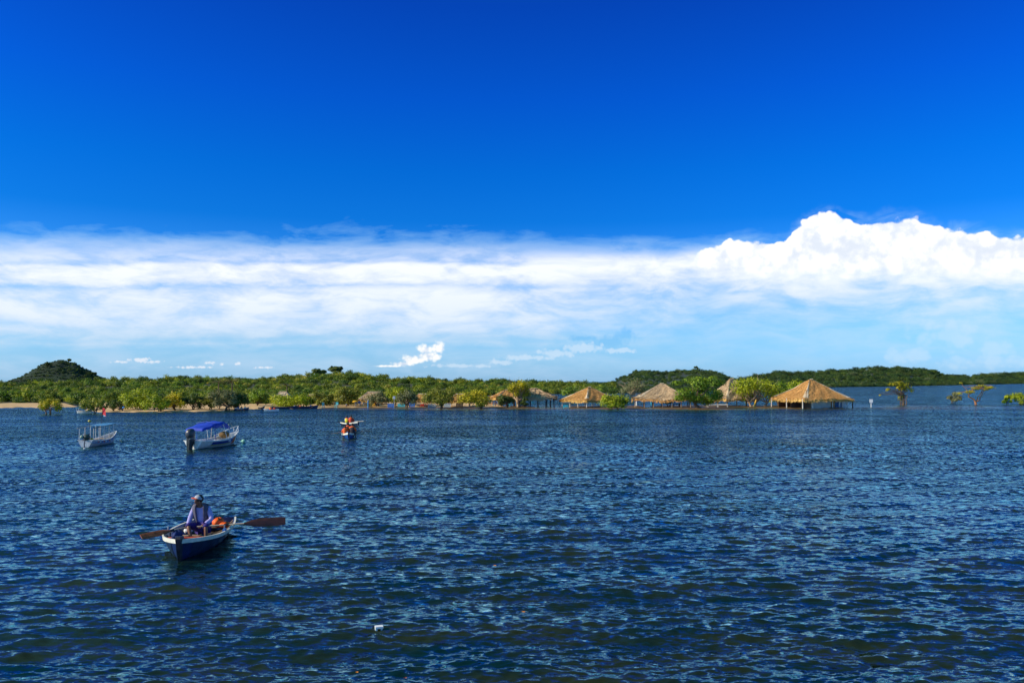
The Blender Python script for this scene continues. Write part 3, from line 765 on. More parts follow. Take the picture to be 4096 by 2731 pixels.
# palms behind the grove
def palm(px, base, top, D, seed, label, col):
    rng = np.random.default_rng(seed); b = W(px, base, D); k = D / F; h = (base - top) * k
    root = empty('palm_tree', b, 0, label, 'palm tree', 'palms rising behind the beach trees')
    MB().tube([(0, 0, -.5), (.1, 0, h * .5), (.05, .1, h * .8)], [.16, .13, .11], 7).obj('trunk', BARK, root)
    for i in range(18):
        a = i * 2.4; L = h * (.42 + .1 * rng.random()); up = .2 + .9 * rng.random()
        rows = []; dx, dy = math.cos(a), math.sin(a)
        for j in range(8):
            t = j / 7; r = L * t; z = h * .8 + L * (up * t - 1.1 * t * t * (.6 + .4 * rng.random() * 0))
            w_ = .42 * L * .45 * math.sin(math.pi * (.12 + .85 * t))
            px_, py_ = dx * r, dy * r
            rows.append([(px_ - dy * w_, py_ + dx * w_, z - w_ * .5), (px_, py_, z), (px_ + dy * w_, py_ - dx * w_, z - w_ * .5)])
        m = MB(); vs = []
        # leaflets: separate blades along the rib
        for j in range(7):
            for sgn in (0, 2):
                A, B = Vector(rows[j][1]), Vector(rows[j + 1][1]); E = Vector(rows[j][sgn]).lerp(Vector(rows[j + 1][sgn]), .8)
                m.add([A, A.lerp(B, .55), E], [(0, 1, 2)])
        m.tube([r_[1] for r_ in rows], .02, 4)
        m.obj('frond', col, root)
PALM = mat('palm_leaf', (.11, .13, .03), .6, .5, 2, 0, (.26, .21, .05))
palm(872, 1596, 1512, 180, 1, 'leftmost drooping palm rising behind the grey green grove', PALM)
palm(926, 1596, 1508, 182, 2, 'brown tipped palm right behind the grey green grove', PALM)
palm(1146, 1590, 1532, 190, 3, 'short palm beside the small thatched gable', PALM)

# ================================================================ THATCHED SHELTERS
def straw_rows(rng, surf, n, ln, m_, name, parent):
    """thatch blades lying down the roof: one mesh"""
    vs = []
    for _ in range(n):
        p, down, nrm = surf(rng.random(), rng.random() ** .6)
        side = nrm.cross(down).normalized(); l = ln * (.5 + rng.random()); w_ = .035 + .05 * rng.random()
        a = p + nrm * (.03 + .05 * rng.random()) ; d = (down + side * rng.normal() * .22 + nrm * (.02 + .1 * rng.random())).normalized()
        vs += [a - side * w_, a + side * w_, a + d * l + side * w_ * .4, a + d * l - side * w_ * .4]
    v = np.array([tuple(q) for q in vs]); f = np.arange(len(v)).reshape(-1, 4)
    o = bpy.data.objects.new(name, mesh_np(name, v, f, m_)); C.objects.link(o); o.parent = parent
    return tag(o, kind='stuff')
def thatch_roof(root, a, b, zr, ze, ridge, m_, seed, straw=STRAW, pale=THATCHL, thick=.28, messy=1.0):
    """hip roof: half sizes a (x), b (y), ridge half length along x"""
    rng = np.random.default_rng(seed)
    cr_ = [(-ridge, 0), (ridge, 0)]
    def pt(u, t):
        """u 0..4 round the eaves, t 0 ridge .. 1 eave"""
        u = u % 4; s = int(u); q = u - s
        cs = [(-a, -b), (a, -b), (a, b), (-a, b)]
        rs = [(-ridge, 0), (ridge, 0), (ridge, 0), (-ridge, 0)]
        e0, e1, r0, r1 = cs[s], cs[(s + 1) % 4], rs[s], rs[(s + 1) % 4]
        ex, ey = e0[0] + (e1[0] - e0[0]) * q, e0[1] + (e1[1] - e0[1]) * q
        rx, ry = r0[0] + (r1[0] - r0[0]) * q, r0[1] + (r1[1] - r0[1]) * q
        x, y = rx + (ex - rx) * t, ry + (ey - ry) * t
        t = max(t, 0.0); z = zr - (zr - ze) * (t ** .96 + .05 * math.sin(math.pi * t))
        w_ = .06 * math.sin(u * 7.3 + 5 * math.sin(t * 3 + seed)) + .03 * math.sin(u * 23 + 9 * t + seed)
        return Vector((x, y, z + w_ * messy * (.3 + t)))
    rows = []
    N = 96
    for t in np.linspace(0, 1, 13): rows.append([pt(4 * i / N, t) for i in range(N)])
    rows.append([p + Vector((0, 0, -thick * (1 + .5 * rng.random() * messy))) for p in rows[-1]])
    for t in np.linspace(.96, 0, 5): rows.append([pt(4 * i / N, t) + Vector((0, 0, -thick)) for i in range(N)])
    mb = MB(); mb.grid(rows, False, True); roof = mb.obj('roof', m_, root)
    def surf(u, t):
        t = t * 1.0; p = pt(u * 4, t); d = (pt(u * 4, min(1, t + .05)) - pt(u * 4, t - .05)).normalized()
        s = (pt(u * 4 + .02, t) - pt(u * 4 - .02, t)).normalized(); n_ = s.cross(d)
        if n_.z < 0: n_ = -n_
        return p, d, n_
    straw_rows(rng, surf, 3600, .42, m_, 'thatch', root)
    def eave(u, t):
        p, d, n_ = surf(u, .93 + .07 * t); return p + Vector((0, 0, -.12 * t)), (d + Vector((0, 0, -1.1))).normalized(), n_
    straw_rows(rng, eave, 1500, .5, straw, 'eave_fringe', root)
    # pale worn caps over the hips and the ridge
    for s in range(4):
        c = MB(); rws = []
        for t in np.linspace(0.0, .93, 12):
            wd = .03 + .045 * t
            row = [pt(s - wd + 4, t), pt(s + 4, t) + Vector((0, 0, .02)), pt(s + wd, t)]
            rws.append([p + Vector((0, 0, .09 + .04 * rng.random())) for p in row])
        c.grid(rws, False); c.obj('hip_cap', pale, root)
    c = MB(); c.grid([[Vector((x, y, zr + .10 - abs(y) * .5 + .05 * rng.random())) for y in (-.22, 0, .22)] for x in np.linspace(-ridge * .8 - .12, ridge * .8 + .12, 7)], False)
    c.obj('ridge_cap', pale, root)
    return surf
def shelter(label, px, py, a, b, zr, ze, ridge, rz, m_, seed, posts=(5, 3), inset=.35, post_m=POLE, D=None, **kw):
    D = D or dist(py); loc = W(px, py, D); loc.z = 0
    root = empty('thatched_shelter', loc, rz, label, 'thatched shelter', 'thatched shelters on the drowned sandbar')
    thatch_roof(root, a, b, zr, ze, ridge, m_, seed, **kw)
    rng = np.random.default_rng(seed)
    nx, ny = posts
    for i in range(nx):
        for j in range(ny):
            if 0 < i < nx - 1 and 0 < j < ny - 1: continue
            x = -a + inset + (2 * a - 2 * inset) * i / (nx - 1); y = -b + inset + (2 * b - 2 * inset) * j / (ny - 1)
            MB().tube([(x, y, -.6), (x + rng.normal() * .05, y + rng.normal() * .05, ze + .15)], .085 + .02 * rng.random(), 7).obj('post', post_m, root)
    for y in (-b + inset, b - inset): MB().tube([(-a + inset, y, ze - .02), (a - inset, y, ze - .02)], .06, 6).obj('beam', post_m, root)
    return root
kS = lambda py: dist(py) / F
shelter('pale thatched roof half hidden behind the tall yellow green tree, first on the left', 2030, 1618, 2.9, 2.4, 3.15, 1.75, .5, R(18), THATCH, 101, (4, 3), D=158)
shelter('grey brown thatched shelter with a ragged ridge tuft right of the tall tree', 2135, 1621, 3.7, 2.8, 3.45, 1.85, .7, R(14), THATCHG, 102, (5, 3), D=154, post_m=DARK, pale=THATCHG, messy=2.0, straw=THATCHG)
shelter('orange thatched shelter with a broad pale hip facing the water', 2358, 1622, 4.3, 3.7, 3.75, 1.45, .25, R(38), THATCH, 103, (5, 4), post_m=POLEW, D=152)
shelter('brown thatched shelter with a peaked top beside the biggest leafy tree', 2648, 1622, 5.4, 3.6, 4.4, 1.6, .3, R(-8), THATCHG, 104, (7, 3), D=152, straw=THATCH, messy=1.5)
shelter('tall brown thatched shelter half hidden between the two big trees', 2928, 1619, 3.9, 3.2, 5.35, 1.5, .4, R(24), THATCHG, 105, (4, 3), D=158, straw=STRAW, messy=1.4)
# the large hut
def big_hut():
    D = 149.0; loc = W(3246, 1622, D); loc.z = 0
    root = empty('thatched_hut', loc, R(20), 'largest thatched hut with pale walls and benches, rightmost on the sandbar', 'hut')
    a, b, zr, ze = 5.5, 4.7, 5.2, 1.65
    thatch_roof(root, a, b, zr, ze, .3, THATCH, 106, messy=1.2)
    for (x, y) in [(-5.6, -4.3), (-3.4, -4.3), (3.2, -4.35), (5.6, -4.3), (5.6, 0), (5.6, 4.3), (-5.6, 0), (-5.6, 4.3), (0, 4.3), (1.0, -4.35), (4.3, -4.3)]:
        MB().tube([(x, y, -.6), (x, y, ze + .1)], .10, 8).obj('post', DARK if x > 5 else POLEW, root)
    wall = mat('wall_plaster', (.50, .47, .38), .9, .15, 2, .2)
    MB().box((-1.25, -3.9, .8), (4.4, .10, 1.9)).obj('wall', wall, root)
    MB().box((.95, -2.9, .8), (.10, 2.0, 1.9)).obj('wall', wall, root)
    MB().box((-3.5, -2.4, .8), (.10, 3.0, 1.9)).obj('wall', DARK, root)
    MB().box((-1.3, 2.4, .8), (8.4, .10, 1.9)).obj('wall', mat('wall_brown', (.10, .045, .02), .9, .3, 3), root)
    for i in range(5): MB().box((-5.3 + .42 * i, -1.0, .8), (.38, .06, 1.8)).obj('plank', DARK, root)
    dr = MB().box((1.6, -3.6, .75), (.95, .07, 1.75)).obj('door', mat('door_wood', (.42, .16, .04), .7, .3, 4), root)
    MB().ell((1.95, -3.66, .75), (.05, .05, .05), 6, 4).obj('handle', GREY, dr)
    MB().box((2.0, -4.1, .12), (2.6, .8, .08)).obj('step', POLE, root)
    MB().box((3.3, -3.3, .75), (1.5, .07, 1.3)).obj('shutter', mat('panel_blue', (.05, .17, .42), .6, .15, 4), root)
    MB().tube([(3.0, -3.9, -.4), (3.0, -3.9, 1.45)], .13, 8).obj('white_post', WHITE, root)
    for x in (3.9, 4.15): MB().tube([(x, -3.9, -.4), (x, -3.9, 1.4)], .10, 8).obj('white_post', WHITE, root)
    MB().tube([(5.0, -3.6, -.4), (5.0, -3.6, 1.5)], .11, 8).obj('white_post', WHITE, root)
big_hut()
# bush growing inside the right side of the hut
tree('shrub', 'dark shrub showing under the right eave of the large hut', 'bush', 3350, 1618, 1584, 3328, 3374, 1606, 'dark', 55, D=160, stems=2, lobes=5)

# roofs behind the left trees
def small_roof(label, px, py, D, a, b, zr, ze, m_, seed, posts=True, rz=0.0):
    loc = W(px, py, D); g0 = max(0, loc.z)
    loc.z = g0
    root = empty('thatched_stall', loc, rz, label, 'thatched stall', 'thatched stalls behind the beach trees')
    thatch_roof(root, a, b, zr, ze, a * .4, m_, seed)
    for x in (-a + .3, a - .3):
        for y in (-b + .3, b - .3): MB().tube([(x, y, -.6), (x, y, ze + .1)], .08, 7).obj('post', POLEW, root)
    return root
small_roof('thatched gable tip behind the low bright yellow green tree', 1132, 1616, 172, 1.7, 1.4, 2.6, 1.5, THATCHL, 201)
small_roof('reddish thatched roof corner beside the small olive tree', 1244, 1620, 165, 1.6, 1.4, 2.1, 1.1, THATCHG, 202)
small_roof('long low thatched roof sheltering yellow chairs and tables', 1492, 1622, 160, 2.8, 2.2, 2.7, 1.2, THATCHG, 203, rz=R(5))
small_roof('small orange thatched stall with red chairs beneath it', 1690, 1622, 154, 1.9, 1.6, 2.2, 1.2, THATCH, 204)
small_roof('dark fronted thatched stall left of the rounded golden tree', 1840, 1623, 152, 2.1, 1.8, 2.2, 1.15, THATCH, 205)
def stall_wall(label, px, py, D, w_, h, m_, nb=5):
    loc = W(px, py, D); loc.z = 0
    root = empty('stall_wall', loc, 0, label, 'stall wall')
    for i in range(nb): MB().box((-w_ / 2 + w_ * (i + .5) / nb, .008 * (i % 2), h / 2 - .2), (w_ / nb - .03, .05, h + .4)).obj('plank', m_, root)
    MB().box((0, .06, h - .06), (w_, .06, .08)).obj('rail', POLE, root)
stall_wall('blue board wall under the trees left of the white signboard', 1563, 1624, 148, 1.2, .75, BLUEP)
stall_wall('blue board wall between the signboard tree and the red chairs', 1648, 1624, 150, 1.1, .85, BLUEP, 4)
stall_wall('pale grey board wall right of the red chairs', 1728, 1625, 147, 1.5, .7, mat('board_grey', (.42, .45, .50), .8, .15, 4), 6)
stall_wall('blue and white striped wall just left of the dark fronted stall', 1790, 1622, 150, 1.2, .8, mat('board_pale_blue', (.35, .50, .62), .8, .3, 4), 5)
stall_wall('dark plank wall inside the stall left of the rounded golden tree', 1838, 1624, 150, 1.3, 1.1, DARK, 5)
stall_wall('turquoise board wall behind the brownish forked tree', 1605, 1624, 151, 1.4, .7, TURQ, 5)

# ================================================================ BEACH FURNITURE
def leg_table(name, cat, label, px, py, w_, d, h, mt, ml, rz=0.0, D=None, group=None, z0=0.0):
    D = D or dist(py); loc = W(px, py, D); loc.z = z0
    root = empty(name, loc, rz, label, cat, group)
    MB().box((0, 0, h), (w_, d, .07)).obj('table_top' if 'table' in name else 'seat', mt, root)
    for x in (-1, 1):
        for y in (-1, 1): MB().box((x * (w_ / 2 - .08), y * (d / 2 - .06), h / 2 - .24), (.09, .07, h + .40)).obj('leg', ml, root)
    MB().box((0, -d / 2 + .03, h - .09), (w_ - .14, .04, .10)).obj('apron', ml, root)
    return root
G_T = 'benches and tables in front of the large hut'
leg_table('bench_table', 'table', 'green topped table nearest the left corner of the large hut', 3130, 1628, 1.30, .7, .62, GREEN, CREAM, group=G_T)
leg_table('bench_table', 'table', 'thin green table leaning close to the white one', 3177, 1628, 1.35, .7, .55, GREEN, POLE, group=G_T)
leg_table('bench_table', 'table', 'white topped table with green legs by the pale wall', 3207, 1629, 1.55, .7, .60, WHITE, GREEN, group=G_T)
leg_table('bench_table', 'table', 'dark thin table against the pale wall of the large hut', 3238, 1626, 1.1, .5, .55, DARK, TURQ, group=G_T)
leg_table('bench_table', 'table', 'yellow stool table by the door step of the large hut', 3306, 1628, .9, .6, .58, YEL, YEL, group=G_T)
leg_table('bench_table', 'table', 'bright green table next to the yellow one, white post behind', 3328, 1627, 1.1, .7, .66, GREEN, TURQ, group=G_T)
leg_table('bench_table', 'table', 'rightmost green table at the corner of the large hut', 3355, 1628, 1.1, .7, .55, GREEN, WHITE, group=G_T)
leg_table('bench_table', 'table', 'dark green long table under the right eave of the large hut', 3365, 1623, 1.5, .6, .62, mat('paint_dark_green', (.01, .13, .07), .5, .2, 6), DARK, group=G_T)
leg_table('long_bench', 'bench', 'left one of two long pale benches beside the biggest tree', 2850, 1629, 2.0, .7, .58, CREAM, CREAM, rz=R(4))
leg_table('long_bench', 'bench', 'right one of two long pale benches beside the biggest tree', 2890, 1628, 1.9, .7, .56, CREAM, CREAM, rz=R(-3))
leg_table('long_bench', 'bench', 'dark red bench under the right side of the brown shelter', 2707, 1625, 1.3, .5, .52, mat('paint_dark_red', (.16, .03, .015), .7, .2, 6), DARK)
leg_table('bench_table', 'table', 'orange table in the shade left of the tall yellow green tree', 1975, 1622, 1.1, .8, .62, ORNG, ORNG)
leg_table('bench_table', 'table', 'orange table under the pale thatched roof', 1946, 1623, .8, .6, .55, ORNG, POLE)
leg_table('bench_table', 'table', 'orange table half hidden by the low dark bushy tree', 2018, 1624, .9, .7, .55, YEL, ORNG)
leg_table('bench_table', 'table', 'pale table on the grass below the tall grey green tree', 1325, 1624, 1.4, .7, .62, CREAM, POLE, z0=.1)
leg_table('bench_table', 'table', 'white table under the blue parasol', 1432, 1625, 1.0, .7, .62, WHITE, WHITE, z0=.05)
leg_table('bench_table', 'table', 'grey table right of the blue parasol', 1462, 1624, 1.0, .7, .62, GREY, WHITE, z0=.05)
leg_table('bench_table', 'table', 'yellow table under the long low thatched roof', 1492, 1625, .9, .7, .55, YEL, YEL)
leg_table('bench_table', 'table', 'white table under the bare topped tree', 1512, 1624, 1.0, .7, .5, WHITE, WHITE)
def chair(label, px, py, m_, rz=0.0, D=None, z0=0.0, w_=.5, h=.42, bh=.55, group='chairs standing on the drowned sandbar'):
    D = D or dist(py); loc = W(px, py, D); loc.z = z0
    root = empty('chair', loc, rz, label, 'chair', group)
    MB().box((0, 0, h), (w_, .48, .05)).obj('seat', m_, root)
    for x in (-1, 1):
        for y in (-1, 1): MB().box((x * (w_ / 2 - .03), y * .2, h / 2 - .2), (.05, .05, h + .35)).obj('leg', m_, root)
        MB().box((x * (w_ / 2 - .03), .25, h + bh / 2), (.05, .04, bh)).obj('back_post', m_, root)
    for i in range(3): MB().box((0, .25, h + bh * (.28 + .3 * i)), (w_ - .1, .03, .10)).obj('slat', m_, root)
chair('turquoise chair in the water left of the orange shelter', 2243, 1624, TURQ, R(160), w_=.6)
chair('low turquoise chair at the front left post of the orange shelter', 2263, 1633, TURQ, R(10), w_=.9, h=.3, bh=.3)
chair('turquoise chair right of the second shelter trees', 2134, 1622, TURQ, R(20), w_=.6)
chair('turquoise chair beneath the pale thatched roof', 1978, 1626, TURQ, R(20), w_=.5)
chair('turquoise chair by the pale trunk of the leaning tree', 2036, 1627, TURQ, R(-10), w_=.35)
chair('turquoise chair standing inside the brown shelter', 2609, 1621, TURQ, R(20), w_=.6)
chair('tall red chair right of the small orange stall', 1703, 1627, REDP, R(10), w_=.9, bh=.75)
chair('low red chair between the white table and the tall red one', 1688, 1627, REDP, R(-10), w_=.7, h=.3, bh=.25)
chair('white chair with a red back under the small orange stall', 1674, 1626, WHITE, R(15), w_=.8, bh=.6)
chair('red chair in front of the striped wall', 1793, 1625, REDP, R(10), w_=.9, bh=.25)
chair('yellow chair under the long thatched roof, left of the yellow table', 1478, 1626, YEL, R(10), w_=.5)
chair('yellow chair beneath the bare topped tree', 1497, 1627, YEL, R(-20), w_=.6, bh=.4)
chair('turquoise chair on the grass left of the pale table', 1293, 1631, TURQ, R(20), w_=.4, z0=.05)
chair('turquoise chair right of the pale table on the grass', 1345, 1630, TURQ, R(-20), w_=.5, z0=.05)
def parasol(label, px, py, h, r, m_, D=None, tilt=0.0):
    D = D or dist(py); loc = W(px, py, D); loc.z = 0
    root = empty('parasol', loc, 0, label, 'parasol')
    MB().tube([(0, 0, -.4), (0, 0, h)], .035, 6).obj('pole', POLEW, root)
    rows = []
    for t in np.linspace(0.02, 1, 5): rows.append([(math.cos(a) * r * t, math.sin(a) * r * t, h - .42 * r * t ** 1.6 * (1 - .06 * math.cos(8 * a))) for a in np.linspace(0, 2 * math.pi, 25)[:-1]])
    rows.append([(x, y, z - .12) for x, y, z in rows[-1]])
    MB().grid(rows, False, True).obj('canopy', m_, root)
parasol('yellow parasol in front of the long thatched roof', 1420, 1627, 1.28, .55, YEL)
parasol('blue parasol right beside the yellow one', 1433, 1626, 1.1, .6, BLUEP)
parasol('small blue parasol shading people by the golden tree', 494, 1645, .8, .18, mat('parasol_blue', (.05, .3, .8), .6, .1, 5))
parasol('small blue parasol under the tall grey green tree', 1398, 1622, 1.15, .5, BLUEP)
def post(name, label, px, py, h, r, m_, D=None, lean=0.0, cat='post'):
    D = D or dist(py); loc = W(px, py, D); loc.z = 0
    o = MB().tube([(0, 0, -.6), (lean * h * .5, 0, h * .5), (lean * h, 0, h)], [r * 1.1, r, r * .85], 8).obj(name, m_, None, loc)
    tag(o, label, cat)
post('mooring_post', 'light blue post at the water edge right of the parasols', 1472, 1630, 1.4, .09, mat('post_blue', (.03, .30, .62), .5, .15, 5))
post('leaning_pole', 'yellow pole leaning against the pale trunked tree left of the large hut', 3014, 1630, 1.5, .12, YEL, lean=.35, cat='pole')
post('leaning_pole', 'tilted pale plank pole at the left front of the large hut', 3152, 1626, 1.2, .07, POLEW, lean=-.45, cat='pole')
post('pole', 'thin pale pole under the right part of the orange shelter', 2347, 1628, 1.0, .05, POLEW, cat='pole')
post('pole', 'white painted post at the left end of the brown shelter', 2546, 1622, 1.15, .14, WHITE, cat='pole')
# sign boards
def sign(label, px, py, top, w_, h, m_, text=False):
    D = dist(py); k = D / F; loc = at(px, py)
    root = empty('signboard', loc, 0, label, 'sign')
    H = (py - top) * k
    MB().box((0, .05, H / 2 - .3), (.16 if not text else .08, .07, H + .4)).obj('post', WHITE if not text else POLEW, root)
    MB().box((0, 0, H - h / 2), (w_, .04, h)).obj('board', m_, root)
    if text:
        m = MB()
        for r_, row in enumerate([(.12, .22, .1), (.2, .08, .16), (.1, .12, .14)]):
            x = -w_ / 2 + .05
            for q in row: m.box((x + q / 2, -.024, H - h * (.22 + .28 * r_)), (q * .8, .006, .055)); x += q
        m.obj('lettering', mat('letter_blue', (.12, .2, .5), .6, .1, 5), root)
sign('plain white sign on a post in open water right of the large hut', 3485, 1629, 1596, .62, .62, WHITE)
sign('small white signboard with faint print on a tall post', 1576, 1629, 1584, .46, .48, mat('board_white', (.62, .66, .74), .6, .08, 5), True)

# ================================================================ BOATS
def hull_pts(L, B, n=16, m=9, sheer=.14, depth=.5, bow=.28, rake=.30, tw=.72, draft=.12, full=.5, flat=1.9, bluff=2.3):
    """outer hull rows stern to bow; returns list of rows port gunwale .. keel .. starboard gunwale"""
    rows = []
    for i in range(n + 1):
        t = i / n
        bm = B / 2 * (tw + (1 - tw) * math.sin(min(t / full, 1) * math.pi / 2)) * (1 - max(0, (t - .45) / .55) ** bluff * .985)
        zg = depth + sheer * (t - .45) ** 2 * 2 + bow * max(0, t - .5) ** 2 * 3.2 * .6
        zk = -draft + (max(0, t - .72) / .28) ** 2.2 * (draft * .6)
        row = []
        for j in range(-m, m + 1):
            u = abs(j) / m
            y = bm * (u ** .62) * (1 if j > 0 else -1)
            z = zk + (zg - zk) * u ** flat
            x = -L / 2 + L * t + rake * (u ** 1.2) * t ** 6 - .06 * L * 0
            row.append(Vector((x, y, z)))
        rows.append(row)
    return rows
def hull(L, B, thick=.04, floor=.10, **kw):
    rows = hull_pts(L, B, **kw); m = (len(rows[0]) - 1) // 2
    inner = []
    for r in rows:
        q = []
        for p in r:
            y = p.y - math.copysign(min(thick, abs(p.y) * .9), p.y)
            q.append(Vector((p.x, y, max(p.z + .01, min(floor, p.z + .3)) if p.z < floor else p.z)))
        inner.append(q)
    mb = MB(); mb.grid(rows, True); mb.grid([r[::-1] for r in inner], True)
    # close the rims
    mb.grid([[r[0], q[0]] for r, q in zip(rows, inner)], False); mb.grid([[q[-1], r[-1]] for r, q in zip(rows, inner)], False)
    tr = rows[0]; mb.add(tr, [tuple(range(len(tr)))]); ti = [p + Vector((thick, 0, 0)) for p in inner[0]]; mb.add(ti, [tuple(range(len(ti)))[::-1]])
    mb.grid([tr, ti], False)
    return mb, rows, inner
def rim(rows, h, w_, drop=0.0, side=None):
    """band along the gunwale on the outside, h tall"""
    mb = MB()
    for s in ((0, -1) if side is None else (side,)):
        sg = -1 if s == 0 else 1
        rr = []
        for r in rows:
            p = r[s] + Vector((0, 0, -drop)); nrm = Vector((0, sg, 0))
            q = r[1 if s == 0 else -2]
            dn = (q - r[s]); dn = dn.normalized() if dn.length > 1e-5 else Vector((0, 0, -1))
            dn = Vector((0, dn.y * .6, -1)).normalized()
            rr.append([p - nrm * .015 + Vector((0, 0, .012)), p + nrm * w_ + Vector((0, 0, .012)), p + nrm * w_ + dn * h, p - nrm * .01 + dn * h])
        mb.grid(rr, False, True); mb.add(rr[0], [(0, 1, 2, 3)]); mb.add(rr[-1], [(3, 2, 1, 0)])
    return mb
def oar(name, label, grip, tip, blade_len, blade_w, m_shaft, m_blade, cat='oar', loomr=.022, normal=Vector((0, 0.35, 1)), group=None, collar=None):
    grip, tip = Vector(grip), Vector(tip); d = (tip - grip).normalized(); L = (tip - grip).length
    root = empty(name, grip, 0, label, cat, group)
    MB().tube([(0, 0, 0), d * (L - blade_len)], [loomr, loomr * 1.1], 8).obj('shaft', m_shaft, root)
    n_ = (normal - d * normal.dot(d)).normalized(); s = d.cross(n_)
    rows = []
    for t in np.linspace(0, 1, 9):
        w_ = blade_w / 2 * min(1, .25 + t * 2.4) * (1 if t < .97 else .86)
        th = .018 * (1 - .5 * t); c = d * (L - blade_len + blade_len * t)
        rows.append([c - s * w_ + n_ * .003, c - s * w_ * .4 + n_ * th, c + s * w_ * .4 + n_ * th, c + s * w_ + n_ * .003, c + s * w_ - n_ * .003, c + s * w_ * .4 - n_ * th, c - s * w_ * .4 - n_ * th, c - s * w_ - n_ * .003])
    mb = MB(); mb.grid(rows, False, True); mb.add(rows[0], [tuple(range(8))]); mb.add(rows[-1], [tuple(range(7, -1, -1))])
    mb.obj('blade', m_blade, root)
    if collar: MB().tube([d * (collar - .06), d * (collar + .06)], loomr * 1.7, 8).obj('collar', BLACK, root)
    return root
OARW = mat('oar_wood', (.50, .38, .25), .6, .25, 4, .2, stretch=(.3, 3, 3))
OARB = mat('oar_blade_red', (.065, .018, .010), .5, .45, 5, .2)
OARO = mat('oar_blade_orange', (.26, .07, .02), .5, .5, 5, .2)

# ---------------------------------------------------------------- people
def skin_mesh(name, pts, edges, rad, m_, parent, root=0, sub=2):
    me = bpy.data.meshes.new(name); me.from_pydata([tuple(p) for p in pts], edges, []); me.update(); me.materials.append(m_)
    o = bpy.data.objects.new(name, me); C.objects.link(o); o.parent = parent
    md = o.modifiers.new('skin', 'SKIN'); md.use_smooth_shade = True
    sv = me.skin_vertices[0].data if me.skin_vertices else me.skin_vertices.new().data
    for i, r in enumerate(rad):
        sv[i].radius = (r, r) if not hasattr(r, '__len__') else r
        sv[i].use_root = (i == root)
    s = o.modifiers.new('smooth', 'SUBSURF'); s.levels = sub; s.render_levels = sub
    return o
def person(label, loc, rz, J, m, s=1.0, group=None, cat='person', parts=()):
    """J: joints in metres, local; m: dict of materials. Body is one skinned surface, clothes are children."""
    root = empty('person', loc, rz, label, cat, group)
    V = lambda k: Vector(J[k]) * s
    names = ['pel', 'spi', 'che', 'nec', 'hea', 'crn', 'shL', 'elL', 'wrL', 'haL', 'shR', 'elR', 'wrR', 'haR', 'hiL', 'knL', 'anL', 'toL', 'hiR', 'knR', 'anR', 'toR']
    rad = [.13, .115, .135, .055, .085, .075, .062, .045, .032, .036, .062, .045, .032, .036, .085, .058, .04, .034, .085, .058, .04, .034]
    E_ = [(0, 1), (1, 2), (2, 3), (3, 4), (4, 5), (2, 6), (6, 7), (7, 8), (8, 9), (2, 10), (10, 11), (11, 12), (12, 13), (0, 14), (14, 15), (15, 16), (16, 17), (0, 18), (18, 19), (19, 20), (20, 21)]
    pts = [V(n) for n in names]; rr = [r * s for r in rad]
    # nose
    face = V('face').normalized() if 'face' in J else Vector((0, -1, 0))
    hd = V('hea'); pts.append(hd + face * .10 * s + Vector((0, 0, -.005))); rr.append(.018 * s); E_.append((4, len(pts) - 1))
    if J.get('fingers'):
        for hnd, wr in (('haL', 'wrL'), ('haR', 'wrR')):
            hi = names.index(hnd); H = V(hnd); d = (H - V(wr)).normalized(); g = Vector(J['grip']).normalized(); up = d.cross(g).normalized()
            for k in range(4):
                L = (.034, .040, .037, .028)[k]
                a = H + d * .035 + g * (.03 - .02 * k) ; b_ = a + d * L + up * .012; c_ = b_ - up * .03 - d * .012
                i0 = len(pts); pts += [a, b_, c_]; rr += [.0105, .0095, .008]; E_ += [(hi, i0), (i0, i0 + 1), (i0 + 1, i0 + 2)]
            a = H + g * .035 - d * .01; b_ = a + g * .02 - up * .03; i0 = len(pts); pts += [a, b_]; rr += [.012, .009]; E_ += [(hi, i0), (i0, i0 + 1)]
    skin_mesh('body', pts, E_, rr, m.get('skin', SKIN), root)
    # shirt with sleeves
    if 'shirt' in m:
        k = J.get('sleeve', .85); q = [V('pel') + Vector((0, 0, .02)), V('spi'), V('che'), V('che').lerp(V('nec'), .62)]
        e = [(0, 1), (1, 2), (2, 3)]; r_ = [.155, .145, .165, .085]
        for S in 'LR':
            i0 = len(q); el = V('el' + S); wr = V('wr' + S)
            q += [V('sh' + S), el, el.lerp(wr, k)]; e += [(2, i0), (i0, i0 + 1), (i0 + 1, i0 + 2)]; r_ += [.085, .066, .050]
        skin_mesh('shirt', q, e, [x * s for x in r_], m['shirt'], root)
    if 'shorts' in m:
        q = [V('pel') + Vector((0, 0, -.01))]; e = []; r_ = [.165]
        for S in 'LR':
            i0 = len(q); q += [V('hi' + S), V('kn' + S), V('kn' + S).lerp(V('an' + S), J.get('leg', .18))]; e += [(0, i0), (i0, i0 + 1), (i0 + 1, i0 + 2)]; r_ += [.115, .085, .07]
        skin_mesh('shorts', q, e, [x * s for x in r_], m['shorts'], root)
    # hair
    up = (V('crn') - V('hea')).normalized(); c = hd.lerp(V('crn'), .55) - face * .012 * s
    z_ = up; y_ = -face; x_ = y_.cross(z_).normalized(); y_ = z_.cross(x_); MM = Matrix((x_, y_, z_)).transposed()
    if 'hair' in m: MB().ell(c - face * .012 * s + up * .005 * s, (.098 * s, .112 * s, .098 * s), 12, 8, MM).obj('hair', m['hair'], root)
    return root, V, face, MM, c
